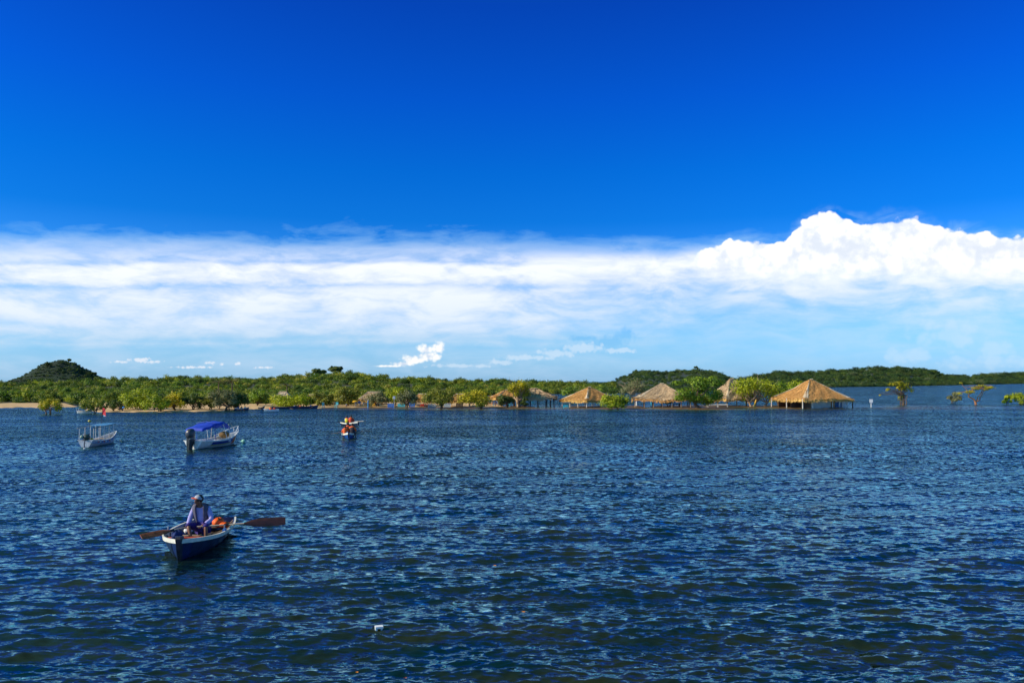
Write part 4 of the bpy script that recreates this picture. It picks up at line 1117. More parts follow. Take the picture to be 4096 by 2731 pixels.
SEAT = dict(pel=(0, 0, .13), spi=(0, -.01, .30), che=(0, -.02, .50), nec=(0, 0, .64), hea=(0, -.02, .74), crn=(0, -.02, .83),
            shL=(-.18, 0, .56), elL=(-.26, -.12, .34), wrL=(-.2, -.34, .30), haL=(-.18, -.40, .30), shR=(.18, 0, .56), elR=(.26, -.12, .34), wrR=(.2, -.34, .30), haR=(.18, -.40, .30),
            hiL=(-.10, -.05, .11), knL=(-.14, -.46, .16), anL=(-.14, -.50, -.22), toL=(-.14, -.62, -.26), hiR=(.10, -.05, .11), knR=(.14, -.46, .16), anR=(.14, -.50, -.22), toR=(.14, -.62, -.26), sleeve=.05)
STAND = dict(pel=(0, 0, .92), spi=(0, 0, 1.08), che=(0, 0, 1.28), nec=(0, 0, 1.43), hea=(0, -.02, 1.54), crn=(0, -.02, 1.63),
             shL=(-.19, 0, 1.36), elL=(-.25, .02, 1.10), wrL=(-.26, -.05, .88), haL=(-.26, -.07, .80), shR=(.19, 0, 1.36), elR=(.25, .02, 1.10), wrR=(.26, -.05, .88), haR=(.26, -.07, .80),
             hiL=(-.10, 0, .88), knL=(-.12, -.02, .48), anL=(-.12, .02, .08), toL=(-.12, -.12, .03), hiR=(.10, 0, .88), knR=(.12, -.02, .48), anR=(.13, .03, .08), toR=(.13, -.1, .03), sleeve=.0)
VORG = mat('vest_orange', (.95, .13, .01), .6, .15, 8)
VRED = mat('vest_red', (.60, .05, .01), .6, .2, 8)
VBLK = mat('vest_black', (.018, .012, .022), .7, .3, 8)
VYEL = mat('vest_yellow', (.75, .65, .02), .6, .15, 8)
def life_vest(root, V, s, back, collar, front=None):
    pel, che, nec = V('pel'), V('che'), V('nec')
    rows = []
    for z, rx, ry in [(.06, .19, .15), (.2, .195, .155), (.34, .215, .165), (.44, .20, .15), (.50, .15, .11)]:
        c = pel.lerp(che, min(1, z / .37)) if z < .37 else che.lerp(nec, (z - .37) / .2); 
        rows.append([Vector((c.x + rx * s * math.cos(a), c.y + ry * s * math.sin(a), pel.z + z * s)) for a in np.linspace(0, 2 * math.pi, 17)[:-1]])
    MB().grid(rows, True, True).obj('life_vest', back, root)
    pts = [Vector((nec.x + .13 * s * math.cos(a), nec.y + .10 * s * math.sin(a), nec.z - .02 * s + .015 * math.sin(a))) for a in np.linspace(-math.pi * .2, math.pi * 1.2, 12)]
    MB().tube(pts, [.035 * s] + [.048 * s] * 10 + [.035 * s], 8).obj('vest_collar', collar, root)

# ---------------------------------------------------------------- the rowing boat in front
def rowboat():
    L, B = 4.0, 1.66
    stern, bow = Vector((-9.45, 25.9, 0)), Vector((-9.0, 21.95, 0))
    mid = (stern + bow) / 2; ax = (bow - stern).normalized(); rz = math.atan2(ax.y, ax.x)
    root = empty('rowing_boat', mid, rz, 'dark blue wooden rowing boat with a white gunwale and red thwart, nearest boat', 'rowing boat')
    mb, rows, inner = hull(L, B, depth=.45, sheer=.03, bow=.16, rake=.16, tw=.66, thick=.035, bluff=3.6)
    mb.obj('hull', DKBL, root)
    # lapped side planks
    m = (len(rows[0]) - 1) // 2
    for k in range(4):
        for sg in (-1, 1):
            pr = []
            for r in rows[:-1]:
                c = []
                for q in np.linspace(k / 4, (k + 1) / 4 + .01, 4):
                    u = .12 + q * .80; f_ = u * m; i = int(f_); fr = f_ - i
                    a_, b_ = r[m + sg * i], r[m + sg * min(i + 1, m)]
                    p = a_.lerp(b_, fr); out = .008 + .014 * (1 - (q * 4 - k))
                    c.append(p + Vector((0, sg * out, -.004)))
                pr.append(c)
            MB().grid(pr, True).obj('plank', MIDBL, root)
    rim(rows, .10, .035).obj('gunwale', CREAM, root)
    # stem post
    bp = [r[m] for r in rows][-1]; tp = rows[-1][0]
    st = MB()
    pts = [Vector((bp.x - .05, 0, -.16)), Vector((bp.x + .05, 0, .05)), Vector((bp.x + .14, 0, .28)), Vector((tp.x + .03, 0, tp.z + .03)), Vector((tp.x + .0, 0, tp.z + .09))]
    rws = []
    for i, p in enumerate(pts):
        w_ = (.05, .065, .08, .115, .10)[i]; d_ = (.10, .12, .13, .15, .12)[i]
        rws.append([p + Vector((a, b, 0)) for a, b in ((d_ * .35, -w_ * .55), (d_ * .35, w_ * .55), (-d_, w_), (-d_, -w_))])
    st.grid(rws, False, True); st.add(rws[0], [(3, 2, 1, 0)]); st.add(rws[-1], [(0, 1, 2, 3)])
    st.obj('stem_post', mat('stem_dark', (.006, .007, .02), .5, .4, 5), root)
    # thwarts and fittings
    RT = mat('thwart_red', (.62, .10, .015), .55, .3, 5)
    def beam_at(x): 
        t = (x + L / 2) / L; i = min(int(t * 16), 15); return abs(rows[i][0].y * (1 - (t * 16 - i)) + rows[i + 1][0].y * (t * 16 - i)), rows[i][0].z
    for x, w_, mt in [(1.12, .16, RT), (.12, .24, POLE), (-1.55, .5, POLE)]:
        bm, zg = beam_at(x); MB().box((x, 0, zg - .07 if mt is RT else .27), (w_, 2 * bm - .1, .04)).obj('thwart', mt, root)
    bm, zg = beam_at(1.12); MB().box((1.20, 0, zg - .055), (.06, 2 * bm - .12, .03)).obj('thwart_trim', mat('trim_red', (.5, .05, .01), .5), root)
    for x in np.linspace(-1.7, 1.5, 9):
        bm, zg = beam_at(x); pts = [Vector((x, y * (bm - .05), .09 + (zg - .13) * abs(y) ** 2.2)) for y in np.linspace(-1, 1, 9)]
        MB().tube(pts, .016, 5).obj('rib', POLE, root)
    for i in range(5): MB().box((-.1, -.36 + .18 * i, .115), (3.0, .15, .018)).obj('floor_board', DARK, root)
    # oarlocks
    for sg in (-1, 1):
        x = .42 if sg < 0 else .42; bm, zg = beam_at(x)
        MB().box((x, sg * (bm - .03), zg + .03), (.20, .07, .07)).obj('oarlock_block', BLUEP, root)
        a = MB()
        for dx in (-.035, .035): a.tube([(x + dx, sg * (bm - .03), zg + .05), (x + dx, sg * (bm - .03), zg + .17)], .011, 6)
        a.obj('oarlock', GREY, root)
    # heap of cloth, life jackets
    def lump(name, lab, c, r, m_, seed):
        rng = np.random.default_rng(seed); b = MB()
        rws = []
        for i in range(9):
            a = -math.pi / 2 + math.pi * i / 8
            rws.append([(r[0] * math.cos(a) * math.cos(t) * (1 + .2 * math.sin(3 * t + seed)), r[1] * math.cos(a) * math.sin(t) * (1 + .15 * math.cos(4 * t)), r[2] * math.sin(a) * (1 + .18 * math.sin(5 * t + i))) for t in np.linspace(0, 2 * math.pi, 17)[:-1]])
        b.grid(rws, True, True)
        w_ = root_m @ Vector(c); o = b.obj(name, m_, None, w_); o.rotation_euler = (0, 0, rz); return o
    root_m = Matrix.Translation(mid) @ Matrix.Rotation(rz, 4, 'Z')
    o = lump('life_jacket', '', (-1.3, .20, .42), (.21, .17, .14), VORG, 3); tag(o, 'crumpled orange life jacket heaped highest behind the rower', 'life jacket', 'orange life jackets in the stern')
    MB().box((.02, .02, .12), (.12, .2, .012)).obj('strap', BLACK, o)
    o = lump('life_jacket', '', (-1.2, .42, .36), (.22, .18, .08), VORG, 5); tag(o, 'flat orange life jacket lying at the stern corner near the long oar', 'life jacket', 'orange life jackets in the stern')
    MB().box((.05, .02, .11), (.2, .05, .012)).obj('strap', BLACK, o)
    o = lump('tarpaulin', '', (.55, -.50, .40), (.34, .14, .12), mat('cloth_blue', (.006, .025, .13), .8, .4, 8), 7); tag(o, 'rumpled navy blue cloth bundled over the left gunwale of the rowing boat', 'cloth')
    o = lump('tarpaulin', '', (1.15, -.40, .36), (.30, .13, .09), mat('cloth_blue', (.006, .025, .13), .8, .4, 8), 9); tag(o, 'smaller navy cloth bundle near the bow on the left gunwale', 'cloth')
    o = lump('white_bag', '', (-.3, -.42, .36), (.16, .12, .10), WHITE, 11); tag(o, 'small white bag tucked on the left side beside the rower', 'bag')
    # the rower
    PUR = mat('shorts_purple', (.025, .012, .16), .8, .3, 10); SHIRT = mat('shirt_lilac', (.42, .37, .68), .85, .08, 12, .3)
    loc = root_m @ Vector((-.14, 0.02, .38))
    J = dict(pel=(0, 0, .12), spi=(-.01, -.045, .30), che=(-.02, -.11, .50), nec=(-.04, -.155, .65), hea=(-.07, -.21, .75), crn=(-.045, -.205, .845), face=(-.80, -.55, -.18),
             shL=(-.20, -.10, .55), elL=(-.29, -.13, .31), wrL=(-.31, -.26, .17), haL=(-.32, -.33, .145), shR=(.18, -.10, .55), elR=(.29, -.18, .30), wrR=(.14, -.36, .20), haR=(.08, -.41, .165),
             hiL=(-.11, -.06, .10), knL=(-.26, -.42, .20), anL=(-.13, -.56, -.12), toL=(-.16, -.68, -.17), hiR=(.11, -.06, .10), knR=(.20, -.42, .18), anR=(.22, -.48, -.15), toR=(.22, -.60, -.18),
             sleeve=.93, leg=.12, fingers=True, grip=(1, 0, 0))
    R_, V, face, MM, c = person('rower in a grey cap with orange peak, lilac shirt and open dark vest', loc, rz + math.pi / 2, J, dict(shirt=SHIRT, shorts=PUR, hair=HAIR))
    R_.scale = (1.1, 1.1, 1.2)
    # cuffs
    for S in 'LR':
        a_, b_ = V('el' + S), V('wr' + S); d = (b_ - a_).normalized(); MB().tube([b_ - d * .03, b_ + d * .012], .047, 10).obj('cuff', PUR, R_)
    # eyes, ears, mouth
    up = (V('crn') - V('hea')).normalized(); side = face.cross(up).normalized(); hd = V('hea')
    for q in (-1, 1):
        MB().ell(hd + face * .083 + side * .032 * q + up * .02, (.011, .011, .008), 8, 5).obj('eye', mat('eye_dark', (.02, .012, .01), .2), R_)
        MB().ell(hd + side * .088 * q - face * .0, (.016, .018, .030), 8, 6).obj('ear', SKIN, R_)
    MB().ell(hd + face * .084 - up * .045, (.022, .018, .007), 8, 5).obj('mouth', mat('lips', (.18, .05, .035), .5), R_)
    # cap
    capm = mat('cap_grey', (.42, .43, .46), .85, .15, 14, .3); cc = hd.lerp(V('crn'), .62)
    rws = []
    for i in range(8):
        a = math.pi / 2 * i / 7; rws.append([MM @ Vector((.105 * math.cos(a) * math.cos(t), .120 * math.cos(a) * math.sin(t), .095 * math.sin(a))) + cc for t in np.linspace(0, 2 * math.pi, 19)[:-1]])
    cap = MB().grid(rws, True, True).obj('cap', capm, R_)
    pk = MB(); rw = []
    for t in np.linspace(-.95, .95, 9):
        a = -math.pi / 2 + t; i0 = Vector((.104 * math.cos(a), .118 * math.sin(a), .006)); o0 = i0 + Vector((.02 * math.sin(t), -.085 * math.cos(t * .9), -.018))
        rw.append([MM @ i0 + cc, MM @ o0 + cc, MM @ (o0 + Vector((0, 0, -.008))) + cc, MM @ (i0 + Vector((0, 0, -.012))) + cc])
    pk.grid(rw, False, True); pk.add(rw[0], [(3, 2, 1, 0)]); pk.add(rw[-1], [(0, 1, 2, 3)]); pk.obj('peak', mat('peak_orange', (.85, .12, .02), .6, .1, 8), cap)
    # open vest: back and two front panels
    VS = mat('vest_navy', (.022, .022, .05), .85, .4, 9); VG = mat('vest_grey', (.10, .09, .13), .85, .3, 9)
    def panel(a0, a1, m_, nm):
        rw = []
        for z, rx, ry, cxy in [(.04, .20, .185, 0), (.16, .195, .18, .3), (.30, .205, .185, .7), (.42, .225, .18, 1.0), (.50, .215, .15, 1.15), (.56, .16, .11, 1.25)]:
            c_ = V('pel').lerp(V('che'), cxy)
            o_ = [Vector((c_.x + rx * math.cos(a), c_.y + ry * math.sin(a), V('pel').z + z)) for a in np.linspace(a0, a1, 9)]
            i_ = [Vector((c_.x + (rx - .022) * math.cos(a), c_.y + (ry - .022) * math.sin(a), V('pel').z + z)) for a in np.linspace(a1, a0, 9)]
            rw.append(o_ + i_)
        mb = MB(); mb.grid(rw, True, True); mb.add(rw[0], [tuple(range(17, -1, -1))]); mb.add(rw[-1], [tuple(range(18))]); mb.obj(nm, m_, R_)
    panel(R(15), R(165), VS, 'vest_back')
    panel(R(-168), R(-118), VG, 'vest_front'); panel(R(-62), R(-12), VG, 'vest_front')
    # oars, resting in the oarlocks and held in the hands
    RM = Matrix.Translation(loc) @ Matrix.Rotation(rz + math.pi / 2, 4, 'Z') @ Matrix.Diagonal((1.1, 1.1, 1.2, 1))
    hR, hL = RM @ (V('haR') + Vector((-.05, -.02, 0))), RM @ (V('haL') + Vector((.05, 0, 0)))
    lockR = root_m @ Vector((.42, beam_at(.42)[0] - .03, beam_at(.42)[1] + .13)); lockL = root_m @ Vector((.42, -beam_at(.42)[0] + .03, beam_at(.42)[1] + .13))
    tipR, tipL = W(1142, 2082, 24.3), W(564, 2146, 22.4)
    dR = (tipR - hR).normalized(); 
    oar('oar', 'long oar held level out to the right with a dark red paddle blade', hR - dR * .06, tipR, 1.18, .25, OARW, OARB, group='oars of the rowing boat', normal=Vector((0, -1, .25)), collar=(lockR - hR).length + .06)
    dL = (tipL - hL).normalized(); 
    oar('oar', 'foreshortened oar dipping to the left with an orange worn blade', hL - dL * .06, tipL, .95, .20, OARW, OARO, group='oars of the rowing boat', normal=Vector((.3, -.8, .8)), collar=(lockL - hL).length + .06)
rowboat()

# ---------------------------------------------------------------- blue canopy motor boat
def motorboat():
    L, B = 4.9, 1.75
    s0, b0 = Vector((-22.75, 57.6, 0)), Vector((-21.55, 62.0, 0)); mid = (s0 + b0) / 2; ax = (b0 - s0).normalized(); rz = math.atan2(ax.y, ax.x)
    root = empty('motor_boat', mid, rz, 'white and blue motor boat with a blue canopy and a big black outboard', 'motor boat')
    ALU = mat('hull_white', (.70, .70, .66), .4, .12, 5)
    mb, rows, inner = hull(L, B, depth=.52, sheer=.2, bow=.62, rake=.55, tw=.86, draft=.12, thick=.06, floor=.16, flat=1.3)
    mb.obj('hull', ALU, root); m = (len(rows[0]) - 1) // 2
    def band(u0, u1, m_, nm, r0=1, r1=None, out=.012):
        for sg in (-1, 1):
            pr = []
            for r in rows[r0:r1]:
                c = []
                for u in (u0, (u0 + u1) / 2, u1):
                    i = int(u * m); p = r[m + sg * i].lerp(r[m + sg * min(i + 1, m)], u * m - i); c.append(p + Vector((.004, sg * out, -.003)))
                pr.append(c)
            MB().grid(pr, True).obj(nm, m_, root)
    band(.60, .86, mat('stripe_blue', (.012, .05, .30), .4, .2, 5), 'side_stripe', 4, 15)
    band(.48, .58, mat('stripe_yellow', (.48, .42, .06), .5, .2, 5), 'side_stripe', 4, 13)
    band(.3, .92, mat('stripe_orange', (.62, .12, .03), .5, .3, 3), 'bow_panel', 13, 16, .02)
    rim(rows, .07, .04).obj('gunwale', WHITE, root)
    for x, zz in ((-1.5, .34), (-.3, .34), (.9, .38)): MB().box((x, 0, zz), (.38, 1.35, .08)).obj('thwart', WHITE, root)
    MB().box((-1.95, -.32, .42), (.55, .5, .30)).obj('locker', WHITE, root)
    MB().box((-1.2, .55, .46), (1.0, .3, .06)).obj('side_bench', WHITE, root)
    # bow rail
    for sg in (-1, 1):
        pts = [Vector((x, sg * y, z)) for x, y, z in ((1.0, .74, .70), (1.8, .58, .95), (2.5, .28, 1.22), (2.95, .03, 1.34))]
        MB().tube(pts, .028, 6).obj('bow_rail', WHITE, root)
        for x, y, z0, z1 in ((1.45, .68, .68, .84), (2.1, .5, .8, 1.08), (2.7, .2, .98, 1.28)): MB().tube([(x, sg * y, z0), (x, sg * y, z1)], .02, 5).obj('rail_post', WHITE, root)
    # canopy: bowed cloth on struts
    cm = mat('canopy_blue', (.006, .045, .45), .7, .2, 6)
    top, bot = [], []
    xs = np.linspace(-2.3, .85, 22)
    for i, x in enumerate(xs):
        t = i / 21; z = 1.46 + .38 * math.sin(min(1, t * 1.25) * math.pi / 2) - .30 * max(0, t - .78) / .22 * 1.0 + .03 * math.sin(t * 18)
        z -= .10 * math.exp(-((t - .55) / .06) ** 2) * 0
        row = [Vector((x, y, z - .10 * abs(y / .85) ** 2.2 + .02 * math.sin(7 * y + 9 * t))) for y in np.linspace(-.74, .74, 11)]
        row = [row[0] + Vector((0, 0, -.12 - .05 * math.sin(t * 11)))] + row + [row[-1] + Vector((0, 0, -.12 - .05 * math.sin(t * 13)))]
        top.append(row); bot.append([p + Vector((0, 0, -.02)) for p in row])
    top.insert(0, [p + Vector((-.03, 0, -.16)) for p in top[0]]); top.append([p + Vector((.03, 0, -.2)) for p in top[-1]])
    MB().grid(top, True).grid([r[::-1] for r in top[1:-1]], True).obj('canopy', cm, root) if False else MB().grid(top, True).obj('canopy', cm, root)
    SB = mat('strut_blue', (.01, .06, .4), .4, .1, 5)
    for sg in (-1, 1):
        for (x0, x1, z1, mm) in ((-.95, -1.05, 1.78, SB), (.4, .0, 1.85, WHITE), (.75, .7, 1.72, POLEW), (-2.0, -2.15, 1.45, GREY)):
            MB().tube([(x0, sg * .82, .55), (x1, sg * .72, z1 - .1)], .022, 6).obj('canopy_strut', mm, root)
        MB().tube([(-1.0, sg * .8, 1.3), (.4, sg * .8, 1.78)], .016, 5).obj('canopy_brace', GREY, root)
        MB().tube([(2.0, sg * .45, 1.0), (.8, sg * .8, 1.68)], .012, 5).obj('canopy_strap', POLEW, root)
    MB().tube([(-1.0, -.8, 1.76), (-1.0, 0, 1.9), (-1.0, .8, 1.76)], .02, 6).obj('canopy_bow', SB, root)
    # brown canvas heap in the bow
    MB().ell((1.35, .1, .78), (.42, .36, .26), 12, 8).obj('rope_coil', mat('canvas_brown', (.20, .12, .04), .9, .6, 10, .6), root)
    # outboard
    om = empty('outboard_motor', mid + Matrix.Rotation(rz, 3, 'Z') @ Vector((-2.75, .0, 0)), rz, 'large black and grey outboard motor tilted on the transom', 'outboard motor')
    rws = []
    for z, a_, b_, dx in [(.78, .20, .17, .04), (.84, .30, .23, .0), (1.0, .34, .26, -.02), (1.18, .34, .26, -.02), (1.34, .30, .23, .0), (1.44, .20, .16, .03), (1.47, .06, .05, .05)]:
        rws.append([(dx + a_ * math.copysign(abs(math.cos(t)) ** .7, math.cos(t)), b_ * math.copysign(abs(math.sin(t)) ** .7, math.sin(t)), z) for t in np.linspace(0, 2 * math.pi, 21)[:-1]])
    mb = MB(); mb.grid(rws, True, True); mb.add(rws[0], [tuple(range(19, -1, -1))]); mb.add(rws[-1], [tuple(range(20))])
    mb.obj('cowling', mat('cowl_grey', (.05, .05, .058), .35, .2, 5), om)
    MB().box((.0, 0, .77), (.50, .36, .03)).obj('cowl_band', GREY, om)
    rws = [[(x + dx, y, z) for x, y in ((-.20 * k, -.10 * k), (.16 * k, -.12 * k), (.16 * k, .12 * k), (-.20 * k, .10 * k))] for z, k, dx in ((.80, 1.25, 0), (.45, 1.2, -.02), (.1, 1.0, -.04), (-.35, .8, -.06))]
    mb = MB(); mb.grid(rws, False, True); mb.add(rws[-1], [(3, 2, 1, 0)]); mb.obj('leg_housing', BLACK, om)
    MB().box((.26, 0, .5), (.22, .3, .35)).obj('bracket', BLACK, om)
    MB().box((-.12, 0, -.12), (.5, .36, .03)).obj('cavitation_plate', BLACK, om)
    MB().tube([(.28, .1, .95), (.75, .2, .85), (1.0, .35, .6)], .018, 6).obj('fuel_hose', BLACK, om)
motorboat()

# ---------------------------------------------------------------- long tail boat with a frame of posts
def longtail():
    L, B = 5.2, 1.12
    s0, b0 = Vector((-31.25, 58.9, 0)), Vector((-31.75, 64.0, 0)); mid = (s0 + b0) / 2; ax = (b0 - s0).normalized(); rz = math.atan2(ax.y, ax.x)
    root = empty('longtail_boat', mid, rz, 'weathered white long tail boat with a bare frame of posts, leftmost moored boat', 'boat')
    WH = mat('hull_worn', (.52, .54, .55), .6, .3, 4)
    mb, rows, inner = hull(L, B, depth=.42, sheer=.3, bow=.5, rake=.6, tw=.92, draft=.1, thick=.04, floor=.14, flat=1.4)
    mb.obj('hull', WH, root)
    rim(rows, .05, .03).obj('gunwale', WHITE, root)
    rim(rows, .035, .025, .20).obj('rubbing_strake', mat('strake_blue', (.12, .25, .5), .5, .2, 5), root)
    cols = [REDP, WHITE, BLUEP]
    for i in range(9):
        r = rows[3 + i]
        for s, sg in ((0, -1), (-1, 1)):
            p = r[s] + Vector((0, sg * .028, -.13)); MB().box(p, (.14, .02, .10)).obj('painted_tile', cols[i % 3], root)
    zt = lambda x: 1.46 + .03 * x
    i = 0
    for sg in (-1, 1):
        for x in (-2.4, -1.45, -.5, .45, 1.3):
            MB().tube([(x, sg * .50, .45), (x, sg * .50, zt(x))], .023, 6).obj('post', WH if (i % 3) else POLEW, root); i += 1
        MB().tube([(-2.7, sg * .53, zt(-2.7)), (1.6, sg * .53, zt(1.6))], .028, 6).obj('roof_rail', DARK if sg < 0 else POLEW, root)
    MB().grid([[(x, y, zt(x) + .05 - .05 * abs(y)) for y in np.linspace(-.58, .58, 5)] for x in np.linspace(-.8, 1.7, 8)], False).obj('roof', mat('roof_pale_blue', (.07, .26, .46), .5, .15, 4), root)
    for x in (-1.6, -.6, .4, 1.3): MB().box((x, 0, .34), (.28, .95, .05)).obj('thwart', POLEW, root)
    MB().box((.2, .28, .42), (2.4, .25, .05)).obj('side_bench', mat('bench_tan', (.6, .45, .28), .7, .2, 4), root)
    # engine
    MB().box((-2.35, 0, .52), (.5, .4, .08)).obj('engine_bed', POLE, root)
    eng = MB().ell((-2.35, .0, .72), (.30, .24, .22), 10, 7).obj('engine', mat('engine_dark', (.04, .07, .05), .5, .5, 9, .5), root)
    MB().tube([(-2.5, .15, .75), (-2.5, .15, 1.0)], .05, 7).obj('exhaust', GREY, eng)
    MB().ell((-2.15, -.28, .56), (.17, .12, .10), 8, 6).obj('fuel_can', YEL, root)
    MB().ell((-2.6, .25, .76), (.13, .12, .13), 8, 6).obj('cooling_tank', mat('tank_green', (.35, .45, .32), .5, .2, 5), root)
    MB().tube([(-2.6, 0, .62), (-3.6, -.35, .30), (-4.5, -.75, .06)], .035, 7).obj('propeller_shaft', BLACK, root)
    MB().ell((-4.5, -.75, .06), (.10, .09, .05), 8, 5).obj('propeller_guard', WHITE, root)
    # flags
    MB().tube([(1.05, .3, zt(1)), (.90, .25, 2.05), (.7, .12, 2.85)], .015, 6).obj('flag_pole', DARK, root)
    fl = []
    for z in np.linspace(2.25, 2.8, 5): fl.append([(.86 - .03 * (z - 2.2) * 4, .2, z), (.78, .05, z - .05 + .03 * math.sin(z * 9)), (.74, -.10 + .08 * (z - 2.3), z - .13)])
    MB().grid(fl, True).obj('flag', mat('flag_red', (.75, .03, .04), .7, .1, 5), root)
    MB().box((.80, .02, 2.16), (.03, .14, .12)).obj('flag_stripe', WHITE, root)
    MB().tube([(-2.3, -.15, zt(-2.3)), (-2.3, -.15, 2.1)], .012, 5).obj('mast', DARK, root)
    MB().ell((-2.3, -.15, 1.9), (.13, .13, .09), 8, 5).obj('mast_ball', mat('ball_yellow', (.5, .42, .08), .6, .5, 12), root)
longtail()

# ---------------------------------------------------------------- tourist rowing boats
def small_boat(label, loc, rz, L=3.4, B=1.15, body=mat('hull_small_blue', (.012, .07, .26), .4, .3, 6), top=CREAM, group='hired rowing boats with passengers'):
    root = empty('rowing_boat', loc, rz, label, 'rowing boat', group)
    mb, rows, inner = hull(L, B, depth=.36, sheer=.12, bow=.2, rake=.18, tw=.6, thick=.035)
    mb.obj('hull', body, root); rim(rows, .13, .03).obj('gunwale', top, root)
    for x in (-.8, .2, 1.0): MB().box((x, 0, .26), (.22, B * .78, .035)).obj('thwart', POLE, root)
    p = rows[-1][0]; MB().box((p.x - .05, 0, p.z - .16), (.16, .13, .52)).obj('stem_post', mat('stem_dark', (.006, .007, .02), .5, .4, 5), root)
    return root, Matrix.Translation(loc) @ Matrix.Rotation(rz, 4, 'Z')
def passenger(M_, x, y, rz, label, m, vest, s=1.0, dz=.15, group='passengers in life vests', tilt=0, arm=None):
    J = dict(SEAT); J['face'] = (0, -1, -.1)
    if tilt: 
        for k in ('hea', 'crn', 'nec', 'che', 'shL', 'shR'): J[k] = (J[k][0] + tilt * J[k][2], J[k][1], J[k][2])
    if arm:
        J['elR'] = (.34, -.02, .50); J['wrR'] = (.48, -.04, .54); J['haR'] = (.55, -.05, .54)
    if arm == 'L':
        J['elR'] = SEAT['elR']; J['wrR'] = SEAT['wrR']; J['haR'] = SEAT['haR']; J['elL'] = (-.34, -.02, .42); J['wrL'] = (-.42, -.10, .30); J['haL'] = (-.45, -.14, .27)
    loc = M_ @ Vector((x, y, dz)); R_, V, f_, MM, c = person(label, loc, rz, J, m, s, group)
    life_vest(R_, V, s, *vest)
    return R_
def boats():
    BL = mat('clothes_blue', (.03, .07, .25), .8, .2, 8); WT = mat('clothes_pale', (.6, .55, .5), .8, .1, 8); DK = mat('clothes_dark', (.02, .02, .03), .8, .3, 8)
    # nearer one: bow towards the camera, passengers with their backs to us
    D = 69.0; loc = Vector(((1398 - CX) / F * D, D, 0)); rz = R(-79)
    root, M_ = small_boat('nearer of two hired boats, carrying three people in orange life vests', loc, rz)
    back = math.pi
    passenger(M_, .75, -.30, back + .2, 'leftmost passenger of the nearer boat in a fully orange life vest', dict(shirt=VORG, shorts=BL, hair=HAIR), (VORG, VORG), .98, dz=.2, arm='L')
    passenger(M_, .35, -.08, back, 'middle passenger of the nearer boat with dark back and orange collar', dict(shirt=VORG, shorts=DK, hair=HAIR), (VBLK, VORG), 1.22, dz=.24)
    passenger(M_, .75, .27, back - .1, 'right passenger of the nearer boat leaning, dark back, arm out', dict(shirt=VORG, shorts=DK, hair=HAIR), (VBLK, VORG), 1.18, dz=.22, arm='R', tilt=-.05)
    a = M_ @ Vector((.0, -.5, .5)); 
    oar('oar', 'left oar of the nearer hired boat, slanting down to the water', a, W(1304, 1738, 67.6), .55, .14, OARW, OARB, group='oars of the hired boats')
    a = M_ @ Vector((.0, .5, .5)); oar('oar', 'right oar of the nearer hired boat, held level', a, W(1482, 1724, 68.5), .55, .12, DARK, DARK, group='oars of the hired boats')
    MB().ell(M_ @ Vector((.8, -.12, .45)), (.10, .10, .15), 8, 6).obj('bag', mat('bag_pale', (.45, .6, .8), .6, .1, 5)) 
    o = bpy.data.objects['bag']; tag(o, 'small pale blue bag between the passengers of the nearer boat', 'bag')
    # farther one, seen side on
    D = 87.0; loc = Vector(((1403 - CX) / F * D, D, 0)); rz = R(-47)
    root, M_ = small_boat('farther hired boat turned sideways, carrying two people', loc, rz, L=2.9, body=MIDBL)
    passenger(M_, -.5, -.1, R(165), 'left passenger of the farther boat, yellow back and orange collar', dict(shirt=WT, shorts=DK, hair=HAIR), (VYEL, VORG), 1.05, dz=.16)
    passenger(M_, .25, -.05, R(185), 'right passenger of the farther boat in a dark red life vest', dict(shirt=VRED, shorts=DK, hair=HAIR), (VRED, VORG), 1.14, dz=.16)
    oar('oar', 'left oar of the farther hired boat, broad blade near the water', M_ @ Vector((-.7, 0, .45)), W(1345, 1690, 83.0), .7, .2, DARK, OARB, group='oars of the hired boats')
    oar('oar', 'right oar of the farther hired boat, dark blade raised', M_ @ Vector((.9, 0, .5)), W(1466, 1683, 84.0), .7, .14, POLEW, DARK, group='oars of the hired boats')
    # small red boat near the shore
    D = dist(1646); loc = at(1085, 1646)
    root, M_ = small_boat('tiny distant rowing boat near the beach carrying two people in orange', loc, R(-150), L=2.3, B=.95, body=WHITE, top=WHITE)
    passenger(M_, .1, -.1, R(180) , 'left person in orange in the tiny boat near the beach', dict(shirt=VORG, shorts=DK, hair=HAIR), (VORG, VORG), .85, .05)
    passenger(M_, -.45, .0, R(170), 'right person in dark red in the tiny boat near the beach', dict(shirt=VRED, shorts=DK, hair=HAIR), (VRED, VORG), .85, .05)
    oar('oar', 'pair of low oars on the left of the tiny boat near the beach', M_ @ Vector((0, 0, .3)), W(1064, 1645, D - 1), .4, .1, DARK, DARK, group='oars of the hired boats')
    # beached boats
    def beached(label, pxc, py, wpx, body, top, h=1.0, rz=0.0):
        D = dist(py); L = wpx * D / F; root = empty('beached_boat', at(pxc, py), rz, label, 'boat', 'boats drawn up at the beach')
        mb, rows, inner = hull(L, min(1.1, L * .3), depth=.32 * h, sheer=.2, bow=.25, rake=.2, tw=.6); mb.obj('hull', body, root); rim(rows, .06, .03).obj('gunwale', top, root)
        for x in (-.25, .1, .3): MB().box((x * L, 0, .22 * h), (.2, min(1.0, L * .26), .03)).obj('thwart', POLE, root)
        return root
    beached('long low dark boat beached below the bright yellow green tree', 1135, 1634, 96, DKBL, MIDBL)
    beached('long dark boat with people sitting in it, right of the first dark boat', 1222, 1633, 92, DKBL, DARK, 1.2)
    beached('small dark boat alone on the sand left of the tiny rowing boat', 1044, 1635, 22, DARK, POLEW)
    beached('pale boat full of people moored under the dark shaggy tree', 966, 1640, 52, DKBL, CREAM)
